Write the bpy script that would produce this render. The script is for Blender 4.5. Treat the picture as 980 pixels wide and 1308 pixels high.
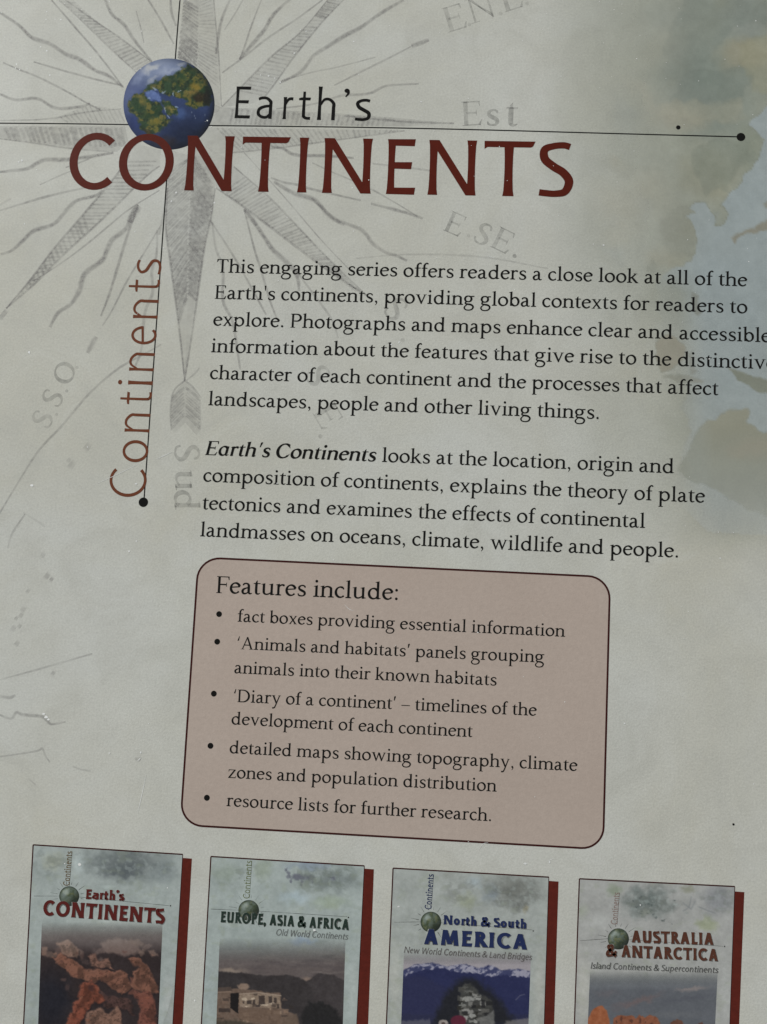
import bpy, math, random
import numpy as np
from mathutils import Matrix, Vector
from mathutils.geometry import tessellate_polygon

random.seed(7)
scene = bpy.context.scene
for o in list(bpy.data.objects):
    bpy.data.objects.remove(o, do_unlink=True)
COL = scene.collection

# ------------------------------------------------------------------ camera
# The book lies face down on a table: its back cover is the plane z = 0,
# X to the right of the print, Y towards the head of the page.
FW, FH, FPX = 980.0, 1308.0, 1100.0
CX, CY = FW / 2, FH / 2
MM_PX = 0.17
DIST = MM_PX * FPX                       # mm from lens to cover along the axis
r1 = np.array([22790.0, 923.0, -FPX]); r1 /= np.linalg.norm(r1)
r2 = np.array([-525.0, 11650.0, -FPX]); r2 -= r1 * r1.dot(r2); r2 /= np.linalg.norm(r2)
r3 = np.cross(r1, r2)

def M(px, py):
    """point of the photograph (980 x 1308) -> place on the cover in mm (x right, y up)"""
    d = np.stack([(np.asarray(px, float) - CX) / FPX, (np.asarray(py, float) - CY) / FPX,
                  np.ones_like(np.asarray(px, float) + np.asarray(py, float))], -1)
    t = DIST * r3[2] / (d @ r3)
    p = d * t[..., None] - np.array([0, 0, DIST])
    return np.stack([p @ r1, -(p @ r2)], -1)

cam_data = bpy.data.cameras.new('camera')
cam = bpy.data.objects.new('camera', cam_data)
COL.objects.link(cam)
cw = np.array([-DIST * r1[2], DIST * r2[2], DIST * r3[2]]) / 1000.0
def cv2w(a):
    a = np.array(a, float)
    return Vector((a @ r1, -(a @ r2), -(a @ r3)))
bx, by, bz = cv2w((1, 0, 0)), cv2w((0, -1, 0)), cv2w((0, 0, -1))
cam.matrix_world = Matrix(((bx.x, by.x, bz.x, cw[0]), (bx.y, by.y, bz.y, cw[1]),
                           (bx.z, by.z, bz.z, cw[2]), (0, 0, 0, 1)))
cam_data.sensor_fit = 'VERTICAL'
cam_data.sensor_height = 36.0
cam_data.lens = 36.0 * FPX / FH
cam_data.clip_start = 0.005
cam_data.clip_end = 100.0
scene.camera = cam

# ------------------------------------------------------------------ light
world = bpy.data.worlds.new('World')
scene.world = world
world.use_nodes = True
wbg = world.node_tree.nodes['Background']
wbg.inputs['Color'].default_value = (0.975, 0.99, 0.975, 1)
wbg.inputs['Strength'].default_value = 0.29

def area(name, loc, target, size, watts, color):
    l = bpy.data.lights.new(name, 'AREA')
    l.shape = 'DISK'; l.size = size; l.energy = watts; l.color = color
    o = bpy.data.objects.new(name, l); COL.objects.link(o)
    o.location = loc
    o.rotation_euler = (Vector(target) - Vector(loc)).to_track_quat('-Z', 'Y').to_euler()
    return o
area('window_light', (-2.5, 2.2, 1.6), (0, 0, 0), 1.3, 119.0, (0.99, 0.995, 0.975))

scene.view_settings.view_transform = 'Standard'
scene.view_settings.look = 'None'
scene.view_settings.exposure = 0.0
scene.view_settings.gamma = 1.0
scene.view_settings.use_curve_mapping = False

# ------------------------------------------------------------------ colours
LIT = 0.66                               # how bright the room light makes a white card
def lin(c):
    c = np.asarray(c, float) / 255.0
    return np.where(c <= 0.04045, c / 12.92, ((c + 0.055) / 1.055) ** 2.4)
def D(*c):
    """colour as the photograph shows it -> base colour"""
    return np.clip(lin(c) / LIT, 0.002, 0.9)

def new_mat(name):
    m = bpy.data.materials.new(name); m.use_nodes = True
    nt = m.node_tree
    return m, nt, nt.nodes, nt.links, nt.nodes['Principled BSDF']

def noise(N, L, scale, detail=3.0, rough=0.55, dist=0.0):
    tc = N.new('ShaderNodeTexCoord'); n = N.new('ShaderNodeTexNoise')
    n.inputs['Scale'].default_value = scale; n.inputs['Detail'].default_value = detail
    n.inputs['Roughness'].default_value = rough; n.inputs['Distortion'].default_value = dist
    L.new(tc.outputs['Object'], n.inputs['Vector'])
    return n

def ramp(N, L, src, a, b, lo=0.0, hi=1.0):
    r = N.new('ShaderNodeMapRange'); r.inputs['From Min'].default_value = a; r.inputs['From Max'].default_value = b
    r.inputs['To Min'].default_value = lo; r.inputs['To Max'].default_value = hi
    L.new(src, r.inputs['Value'])
    return r.outputs['Result']

def mixc(N, L, fac, a, b, mode='MIX'):
    m = N.new('ShaderNodeMix'); m.data_type = 'RGBA'; m.blend_type = mode
    for sock, v in ((m.inputs[0], fac), (m.inputs[6], a), (m.inputs[7], b)):
        if hasattr(v, 'node'): L.new(v, sock)
        elif isinstance(v, (int, float)): sock.default_value = v
        else: sock.default_value = (*v, 1)
    return m.outputs[2]

def gloss(N, L, b, rough=0.30, spec=0.30, bump=0.10):
    b.inputs['Roughness'].default_value = rough
    b.inputs['Specular IOR Level'].default_value = spec
    n = noise(N, L, 2600, 4.0, 0.7)
    n2 = noise(N, L, 160, 3.0, 0.6)
    ad = N.new('ShaderNodeMath'); ad.operation = 'ADD'
    L.new(n.outputs['Fac'], ad.inputs[0]); L.new(n2.outputs['Fac'], ad.inputs[1])
    bp = N.new('ShaderNodeBump'); bp.inputs['Strength'].default_value = bump
    bp.inputs['Distance'].default_value = 0.0003
    L.new(ad.outputs[0], bp.inputs['Height'])
    # the board is a little warped: long shallow waves
    n3 = noise(N, L, 13, 2.0, 0.5)
    bw = N.new('ShaderNodeBump'); bw.inputs['Strength'].default_value = 1.0; bw.inputs['Distance'].default_value = 0.0011
    L.new(n3.outputs['Fac'], bw.inputs['Height']); L.new(bw.outputs['Normal'], bp.inputs['Normal'])
    L.new(bp.outputs['Normal'], b.inputs['Normal'])

def grain(N, L, col, amt=0.05):
    """fine print screen and fibre of the laminated paper"""
    n = noise(N, L, 2200, 3.0, 0.8)
    v = ramp(N, L, n.outputs['Fac'], 0.25, 0.75, 1 - amt, 1 + amt)
    mm = N.new('ShaderNodeVectorMath'); mm.operation = 'SCALE'
    L.new(col, mm.inputs[0]); L.new(v, mm.inputs['Scale'])
    return mm.outputs[0]

def paper_mat():
    m, nt, N, L, b = new_mat('laminated_paper')
    n1 = noise(N, L, 22, 4.0, 0.6, 0.6); n2 = noise(N, L, 75, 5.0, 0.65, 0.9); n3 = noise(N, L, 420, 4.0, 0.7)
    c = mixc(N, L, ramp(N, L, n1.outputs['Fac'], 0.35, 0.68), D(178, 179, 174), D(172, 171, 161))
    c = mixc(N, L, ramp(N, L, n2.outputs['Fac'], 0.48, 0.80, 0, 0.75), c, D(163, 163, 156))
    c = mixc(N, L, ramp(N, L, n2.outputs['Fac'], 0.44, 0.22, 0, 0.6), c, D(183, 184, 178))
    c = mixc(N, L, ramp(N, L, n3.outputs['Fac'], 0.5, 0.8, 0, 0.35), c, D(164, 164, 158))
    L.new(grain(N, L, c, 0.13), b.inputs['Base Color'])
    gloss(N, L, b, bump=0.16)
    return m

def ink_mat(name, rgb, var=0.10, spec=0.22):
    m, nt, N, L, b = new_mat(name)
    n = noise(N, L, 900, 3.0, 0.7)
    v = ramp(N, L, n.outputs['Fac'], 0.3, 0.75, 0.0, 1.0)
    c = mixc(N, L, v, tuple(np.array(rgb) * (1 - var)), tuple(np.array(rgb) * (1 + var * 1.3)))
    nl = noise(N, L, 45, 3.0, 0.6)
    c = mixc(N, L, ramp(N, L, nl.outputs['Fac'], 0.35, 0.7, 0, 0.30), c, tuple(np.array(rgb) * np.array([0.86, 0.82, 0.80])))
    L.new(grain(N, L, c, 0.06), b.inputs['Base Color'])
    gloss(N, L, b, 0.30, spec)
    return m

def art_mat(name, amt=0.05):
    """ink whose colour and density are stored per vertex: printed pictures"""
    m, nt, N, L, b = new_mat(name)
    a = N.new('ShaderNodeAttribute'); a.attribute_name = 'Col'
    L.new(grain(N, L, a.outputs['Color'], amt), b.inputs['Base Color'])
    L.new(a.outputs['Alpha'], b.inputs['Alpha'])
    gloss(N, L, b)
    return m

def pencil_mat(name, rgb, dens=0.75):
    m, nt, N, L, b = new_mat(name)
    b.inputs['Base Color'].default_value = (*rgb, 1)
    a = N.new('ShaderNodeAttribute'); a.attribute_name = 'Col'
    n = noise(N, L, 1100, 4.0, 0.75); n2 = noise(N, L, 140, 3.0, 0.6)
    v = ramp(N, L, n.outputs['Fac'], 0.32, 0.66, 0.25, 1.2)
    v2 = ramp(N, L, n2.outputs['Fac'], 0.32, 0.62, 0.45, 1.15)
    m1 = N.new('ShaderNodeMath'); m1.operation = 'MULTIPLY'; L.new(v, m1.inputs[0]); L.new(v2, m1.inputs[1])
    m2 = N.new('ShaderNodeMath'); m2.operation = 'MULTIPLY'; L.new(m1.outputs[0], m2.inputs[0]); L.new(a.outputs['Alpha'], m2.inputs[1])
    m3 = N.new('ShaderNodeMath'); m3.operation = 'MULTIPLY'; m3.use_clamp = True
    L.new(m2.outputs[0], m3.inputs[0]); m3.inputs[1].default_value = dens
    L.new(m3.outputs[0], b.inputs['Alpha'])
    gloss(N, L, b)
    return m

def plain_mat(name, rgb, rough=0.7, stripes=None):
    m, nt, N, L, b = new_mat(name)
    n = noise(N, L, 60, 4.0)
    c = mixc(N, L, ramp(N, L, n.outputs['Fac'], 0.3, 0.7), tuple(np.array(rgb) * 0.85), tuple(np.array(rgb) * 1.12))
    if stripes:
        tc = N.new('ShaderNodeTexCoord'); w = N.new('ShaderNodeTexWave')
        w.bands_direction = stripes; w.inputs['Scale'].default_value = 1500; w.inputs['Distortion'].default_value = 1.5
        L.new(tc.outputs['Object'], w.inputs['Vector'])
        c = mixc(N, L, ramp(N, L, w.outputs['Fac'], 0, 1, 0, 0.5), c, tuple(np.array(rgb) * 0.7))
    L.new(c, b.inputs['Base Color']); b.inputs['Roughness'].default_value = rough
    return m

MAT = dict(
    paper=paper_mat(),
    black=ink_mat('black_ink', D(13, 13, 12)),
    red=ink_mat('dark_red_ink', D(76, 24, 13)),
    brown=ink_mat('red_brown_ink', D(97, 55, 37)),
    panel=ink_mat('dusty_pink_ink', D(163, 150, 141), 0.05),
    border=ink_mat('dark_maroon_ink', D(50, 15, 14)),
    band=ink_mat('brick_red_ink', D(80, 28, 20), 0.16),
    art=art_mat('printed_picture_ink'),
    pencil=pencil_mat('grey_pencil_ink', D(130, 128, 128), 0.56),
    faint=pencil_mat('pale_grey_ink', D(108, 108, 106), 0.36),
    dust=plain_mat('dust_and_glint_white', (0.92, 0.93, 0.92), 0.5),  # white of the flecks, with their sparkle put into the colour
    board=plain_mat('cover_cloth', (0.42, 0.41, 0.36), 0.6),
    pages=plain_mat('page_edges', (0.72, 0.68, 0.58), 0.8, 'Z'),
    wood=plain_mat('table_wood', (0.16, 0.10, 0.06), 0.45, 'X'),
)

# ------------------------------------------------------------------ mesh building
class Ink:
    """flat print: strokes and shapes gathered into ONE mesh on the cover"""
    def __init__(self, z=0.0):
        self.v, self.f, self.a, self.k, self.z = [], [], [], 0, z
    def _add(self, pts, faces, alpha=None):
        o = len(self.v); zz = self.z + (self.k % 24) * 0.00012; self.k += 1
        for p in pts: self.v.append((p[0] / 1000, p[1] / 1000, zz / 1000))
        self.a += list(alpha) if alpha is not None else [1.0] * len(pts)
        self.f += [tuple(o + i for i in q) for q in faces]
    def poly(self, pts, alpha=1.0):
        tri = tessellate_polygon([[Vector((p[0], p[1], 0)) for p in pts]])
        self._add(pts, tri, [alpha] * len(pts))
    def strip(self, L, R, closed=False, alpha=None):
        n = len(L); pts = list(L) + list(R)
        q = [(i, i + 1, n + i + 1, n + i) for i in range(n - 1)]
        if closed: q.append((n - 1, 0, n, 2 * n - 1))
        self._add(pts, q, None if alpha is None else list(alpha) * 2)
    def disc(self, c, r, n=28, ry=None):
        pts = [(c[0] + r * math.cos(2 * math.pi * i / n), c[1] + (ry or r) * math.sin(2 * math.pi * i / n)) for i in range(n)]
        self._add(pts, [tuple(range(n))])
    def build(self, name, mat, parent, label=None):
        me = bpy.data.meshes.new(name); me.from_pydata(self.v, [], self.f); me.update()
        # all print faces upwards
        co = np.array(self.v)
        for p in me.polygons:
            if p.normal.z < 0: p.flip()
        at = me.color_attributes.new('Col', 'FLOAT_COLOR', 'POINT')
        buf = np.ones((len(self.v), 4), np.float32); buf[:, 3] = self.a
        at.data.foreach_set('color', buf.ravel())
        me.materials.append(mat)
        o = bpy.data.objects.new(name, me); COL.objects.link(o)
        if parent is not None: o.parent = parent
        if label: o['label'] = label
        return o

def catmull(P, closed=False, n=6):
    P = np.asarray(P, float); m = len(P); out = []
    segs = m if closed else m - 1
    for i in range(segs):
        p0 = P[(i - 1) % m] if (closed or i > 0) else 2 * P[0] - P[1]
        p1 = P[i]; p2 = P[(i + 1) % m]
        p3 = P[(i + 2) % m] if (closed or i + 2 < m) else 2 * P[-1] - P[-2]
        for k in range(n):
            t = k / n
            out.append(0.5 * (2 * p1 + (p2 - p0) * t + (2 * p0 - 5 * p1 + 4 * p2 - p3) * t * t + (3 * p1 - p0 - 3 * p2 + p3) * t ** 3))
    if not closed: out.append(P[-1])
    return np.array(out)

def sides(P, closed=False):
    """nodes (x, y, width) -> left and right edge"""
    P = np.asarray(P, float)
    if closed: T = np.roll(P[:, :2], -1, 0) - np.roll(P[:, :2], 1, 0)
    else: T = np.gradient(P[:, :2], axis=0)
    T /= np.maximum(np.linalg.norm(T, axis=1, keepdims=True), 1e-9)
    Nn = np.stack([-T[:, 1], T[:, 0]], 1) * P[:, 2:3] / 2
    return P[:, :2] + Nn, P[:, :2] - Nn

# ------------------------------------------------------------------ lettering
# a glyph is (advance, [ops]); op = ('s', nodes, closed) stroke with its own width at
# every node, or ('p', points) filled shape.  1000 units to the em.
def S(*n): return ('s', catmull(n), False)
def SC(*n): return ('s', catmull(n, True), True)
def LN(*n): return ('s', np.array(n, float), False)
def PL(*p): return ('p', np.array(p, float))
def arc(cx, cy, rx, ry, a0, a1, thick, thin, stress=0.0):
    n = max(8, int(abs(a1 - a0) / 9)); full = abs(a1 - a0) >= 359.9
    A = np.radians(np.linspace(a0, a1, n + 1)[:-1] if full else np.linspace(a0, a1, n + 1))
    w = thin + (thick - thin) * np.abs(np.cos(A - math.radians(stress))) ** 1.3
    return ('s', np.stack([cx + rx * np.cos(A), cy + ry * np.sin(A), w], 1), full)
def dot(x, y, r):
    A = np.linspace(0, 2 * math.pi, 17)[:-1]
    return ('p', np.stack([x + r * np.cos(A), y + r * np.sin(A)], 1))

def serif_glyph(ch, bold=0, it=False):
    """book roman in the manner of a calligraphic old-style face"""
    W = (128 if it else 122) if bold else 101; t = 58 if bold else 54; h = W / 2
    sh = 34
    def stem(x, y0, y1): return LN((x, y0, W), (x, (y0 + y1) / 2, W * 0.94), (x, y1, W))
    def foot(x, l=72, r=72):
        if it: return S((x - h * .2, 60, W * .7), (x + h * .4, 22, W * .5), (x + h + 55, 62, 18))
        return PL((x - h - l, 0), (x - h - l, sh), (x - h, sh + 22), (x + h, sh + 22), (x + h + r, sh), (x + h + r, 0))
    def flag(x, y):
        if it: return PL((x - h - 45, y - 62), (x - h - 52, y - 48), (x + h, y + 6), (x + h, y - 60), (x - h, y - 85))
        return PL((x - h - 62, y - 50), (x - h - 62, y - 34), (x + h, y + 10), (x + h, y - 60), (x - h, y - 78), (x - h, y - 50))
    def arch(x0, x1, y1=0):
        return S((x0 + h * .6, 350, t * .8), (x0 + 95, 418, t), (x0 + .62 * (x1 - x0), 438, W * .62), (x1 - 14, 385, W * .95), (x1, 290, W), (x1, y1, W))
    g = {}
    if ch == ' ': return 250, []
    if ch == '.': return 250, [dot(125, 52, 56 + bold * 10)]
    if ch == ',': return 250, [dot(125, 52, 54), S((150, 60, 60), (160, -20, 44), (95, -125, 18))]
    if ch == ':': return 250, [dot(125, 52, 56), dot(125, 400, 56)]
    if ch == '\u2019': return 250, [PL((90, 700), (175, 726), (190, 690), (115, 470), (80, 480))]
    if ch == '\u2018': return 250, [PL((60, 480), (150, 726), (182, 715), (140, 470))]
    if ch == "'": return 208, [PL((65, 720), (145, 720), (122, 470), (88, 470))]
    if ch == '\u2013': return 500, [PL((10, 215), (490, 215), (490, 258), (10, 258))]
    if ch == 'a':
        if it: return 570, [arc(270, 235, 185, 212, 40, 325, W, t, 25), LN((430, 460, W * .9), (420, 90, W)), foot(425)]
        return 500, [S((92, 358, 58), (130, 415, t + 10), (215, 440, t + 4), (305, 402, W * .86), (332, 315, W), (332, 110, W), (358, 42, W * .8), (415, 24, t), (478, 50, 22)),
                     S((332, 278, t * .8), (235, 250, t), (125, 200, W * .8), (80, 122, W), (108, 42, W * .86), (178, 20, t + 14), (262, 48, t), (332, 104, t * .8))]
    if ch == 'b': return 553, [stem(120, 20, 715), flag(120, 726), arc(300, 232, 172, 208, -150, 150, W * 1.08, t, 20)]
    if ch == 'c': return 444, [arc(262, 232, 188, 208, 62, 318, W * 1.06, t, 20), S((330, 425, t + 8), (372, 400, 62), (392, 345, 46)) if not it else dot(370, 385, 48)]
    if ch == 'd': return 611, [stem(455, 0, 715), flag(455, 726), arc(282, 228, 188, 208, 34, 332, W * 1.06, t, 20),
                               PL((455, 0), (580, 26), (582, 44), (495, 60)), PL((413, 0), (497, 0), (497, 80))]
    if ch == 'e': return 479, [arc(258, 232, 186, 208, 22, 322, W * 1.06, t, 22), LN((88, 262, t * .9), (432, 290, t * .9)),
                               S((425, 284, t), (418, 345, W * .75), (375, 405, W * .62), (330, 430, t))]
    if ch == 'f': return 333, [S((345, 655, 66), (312, 700, t + 8), (250, 694, t + 8), (180, 620, W * .85), (160, 500, W), (160, 0, W)), foot(160),
                               PL((25, 432), (25, 452), (60, 472), (318, 472), (308, 432))]
    if ch == 'g': return 556, [SC((240, 448, t), (128, 408, W * .8), (82, 305, W), (120, 205, W * .8), (240, 166, t), (350, 205, W * .8), (392, 305, W), (352, 408, W * .8)),
                               PL((330, 445), (420, 462), (535, 466), (525, 414), (380, 405)),
                               S((175, 180, t), (105, 125, t + 12), (112, 68, W * .7), (210, 42, W * .8), (350, 26, W * .9), (452, -30, W * .86), (482, -108, W * .8), (420, -212, W * .66), (270, -256, t), (120, -232, W * .6), (58, -150, W * .72), (90, -62, t), (180, 12, t * .8))]
    if ch == 'h': return 582, [stem(125, 0, 715), flag(125, 726), PL(*[]) if it else foot(125), arch(125, 455), foot(455)]
    if ch == 'i': return 291, [stem(148, 0, 460), flag(148, 469), foot(148), dot(146, 640, 58 + bold * 16)]
    if ch == 'k': return 556, [stem(125, 0, 715), flag(125, 726), foot(125), LN((150, 215, t), (300, 330, t + 6), (410, 445, t + 10)), PL((320, 469), (320, 449), (495, 449), (495, 469)),
                               S((235, 282, t + 20), (330, 165, W), (430, 50, W), (480, 20, W * .6), (550, 10, 26))]
    if ch == 'l': return 291, [stem(148, 0, 715), flag(148, 726), foot(148)]
    if ch == 'm': return 883, [stem(125, 0, 460), flag(125, 469), foot(125), arch(125, 440), foot(440, 50, 50), arch(440, 756), foot(756)]
    if ch == 'n': return 582, [stem(125, 0, 460), flag(125, 469), PL(*[]) if it else foot(125), arch(125, 455), foot(455)]
    if ch == 'o': return 546, [arc(273, 232, 198, 212, 0, 360, W * 1.06, t, 22)]
    if ch == 'p': return 601, [stem(130, -270, 460), flag(130, 469), PL((26, -281), (26, -259), (88, -238), (172, -238), (250, -259), (250, -281)), arc(322, 228, 186, 208, -146, 142, W * 1.06, t, 20)]
    if ch == 'r': return 395, [stem(130, 0, 460), flag(130, 469), PL(*[]) if it else foot(130), S((150, 345, t * .8), (205, 408, t + 6), (270, 436, W * .62), (325, 428, W * .85), (378, 405, W * .7))]
    if ch == 's': return 424, [S((352, 350, 40), (340, 405, t + 10), (275, 442, t + 2), (185, 436, W * .55), (108, 370, W * .82), (128, 290, W * .9), (220, 238, W), (325, 180, W * .95), (345, 100, W * .9), (290, 32, W * .55), (195, 20, t), (100, 45, t + 8), (72, 118, 40))]
    if ch == 't': return 326, [S((142, 455, W), (142, 115, W), (165, 46, W * .8), (225, 24, t + 4), (310, 58, 24)), PL((100, 440), (118, 520), (184, 590), (184, 440)), PL((22, 432), (22, 452), (60, 472), (314, 472), (304, 432))]
    if ch == 'u': return 603, [flag(130, 469), S((130, 455, W), (130, 150, W), (158, 62, W * .85), (235, 26, W * .6), (335, 46, t), (440, 112, t * .8)), stem(455, 0, 460), flag(455, 469), PL((455, 0), (580, 26), (582, 44), (495, 60)), PL((413, 0), (497, 0), (497, 80))]
    if ch == 'v': return 565, [PL((55, 460), (168, 460), (328, 70), (275, -8)), PL((262, -8), (312, -8), (500, 460), (438, 460), (292, 85)), PL((8, 449), (8, 469), (215, 469), (215, 449)), PL((395, 449), (395, 469), (552, 469), (552, 449))]
    if ch == 'w': return 834, [PL((55, 460), (168, 460), (302, 70), (255, -8)), PL((243, -8), (292, -8), (440, 430), (390, 440), (268, 85)), PL((362, 460), (472, 460), (608, 70), (555, -8)), PL((543, -8), (592, -8), (768, 460), (706, 460), (572, 85)),
                               PL((8, 449), (8, 469), (215, 469), (215, 449)), PL((665, 449), (665, 469), (822, 469), (822, 449))]
    if ch == 'x': return 516, [PL((55, 455), (160, 455), (465, 12), (360, 12)), LN((95, 15, t + 2), (430, 455, t + 2)), PL((15, 449), (15, 469), (215, 469), (215, 449)), PL((335, 449), (335, 469), (490, 469), (490, 449)), PL((20, 0), (20, 20), (175, 20), (175, 0)), PL((305, 0), (305, 20), (510, 20), (510, 0))]
    if ch == 'y': return 556, [PL((52, 460), (164, 460), (326, 60), (272, -10)), S((465, 465, t), (330, 110, t + 6), (255, -90, t + 12), (180, -220, W * .7), (70, -235, W * .8)), PL((8, 449), (8, 469), (212, 469), (212, 449)), PL((385, 449), (385, 469), (540, 469), (540, 449))]
    if ch == 'z': return 500, [PL((50, 469), (458, 469), (458, 445), (90, 425), (50, 425)), PL((35, 0), (455, 0), (470, 50), (150, 42), (35, 24)), PL((345, 440), (458, 450), (150, 30), (35, 20)), PL((50, 469), (50, 345), (72, 345), (95, 440)), PL((455, 0), (485, 120), (462, 120), (420, 30))]
    if ch == 'A': return 778, [PL((330, 700), (420, 700), (690, 10), (580, 10)), LN((120, 10, t), (385, 695, t)), LN((215, 245, t), (560, 245, t)), PL((15, 0), (15, 22), (230, 22), (230, 0)), PL((500, 0), (500, 22), (765, 22), (765, 0))]
    if ch == 'C': return 709, [arc(375, 345, 300, 335, 48, 318, W * 1.15, t, 12), PL((570, 620), (600, 600), (640, 480), (615, 478), (540, 580)), S((590, 120, t), (640, 150, 34), (660, 200, 24))]
    if ch == 'D': return 774, [stem(140, 10, 685), PL((25, 0), (25, 22), (250, 30), (250, 0)), PL((25, 692), (25, 670), (250, 662), (250, 692)), arc(330, 346, 350, 326, -90, 90, W * 1.15, t), LN((140, 672, t), (335, 672, t)), LN((140, 19, t), (335, 19, t))]
    if ch in 'EF':
        o = [stem(135, 10, 685), PL((25, 692), (25, 670), (135, 655), (545, 655), (545, 692)), PL((545, 692), (552, 545), (526, 545), (490, 665)), LN((135, 358, t), (440, 358, t)), PL((425, 440), (450, 440), (450, 275), (425, 275))]
        o += [PL((25, 0), (25, 22), (135, 38), (540, 40), (540, 0)), PL((540, 0), (590, 165), (562, 165), (470, 25))] if ch == 'E' else [PL((25, 0), (25, 22), (95, 36), (175, 36), (265, 22), (265, 0))]
        return (611 if ch == 'E' else 556), o
    if ch == 'P': return 604, [stem(140, 10, 685), PL((25, 0), (25, 22), (98, 36), (182, 36), (265, 22), (265, 0)), PL((25, 692), (25, 670), (140, 655), (140, 692)), LN((110, 672, t), (320, 672, t)), arc(320, 500, 200, 172, -100, 90, W * 1.1, t), LN((200, 330, t), (300, 330, t))]
    if ch == 'T': return 613, [stem(306, 10, 670), PL((190, 0), (190, 22), (264, 38), (348, 38), (425, 22), (425, 0)), PL((35, 692), (578, 692), (578, 652), (35, 652)), PL((35, 692), (20, 545), (46, 545), (110, 660)), PL((578, 692), (596, 545), (568, 545), (505, 660))]
    if ch == 'N': return 831, [PL((120, 692), (220, 692), (690, 0), (690, 130)), LN((165, 10, t), (165, 690, t)), LN((672, 10, t), (672, 690, t)), PL((40, 0), (40, 26), (290, 26), (290, 0)), PL((550, 692), (550, 666), (800, 666), (800, 692)), PL((30, 692), (30, 666), (200, 666), (200, 692))]
    if ch == 'S': return 525, [S((430, 545, 60), (400, 640, t + 8), (300, 682, t), (180, 650, W * .7), (100, 540, W), (150, 430, W), (270, 360, W * 1.1), (410, 270, W * 1.05), (440, 150, W), (350, 45, W * .6), (240, 18, t), (110, 60, t + 8), (70, 170, 60))]
    if ch == 'O': return 786, [arc(393, 346, 312, 334, 0, 360, W * 1.15, t, 12)]
    raise KeyError(ch)

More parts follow.
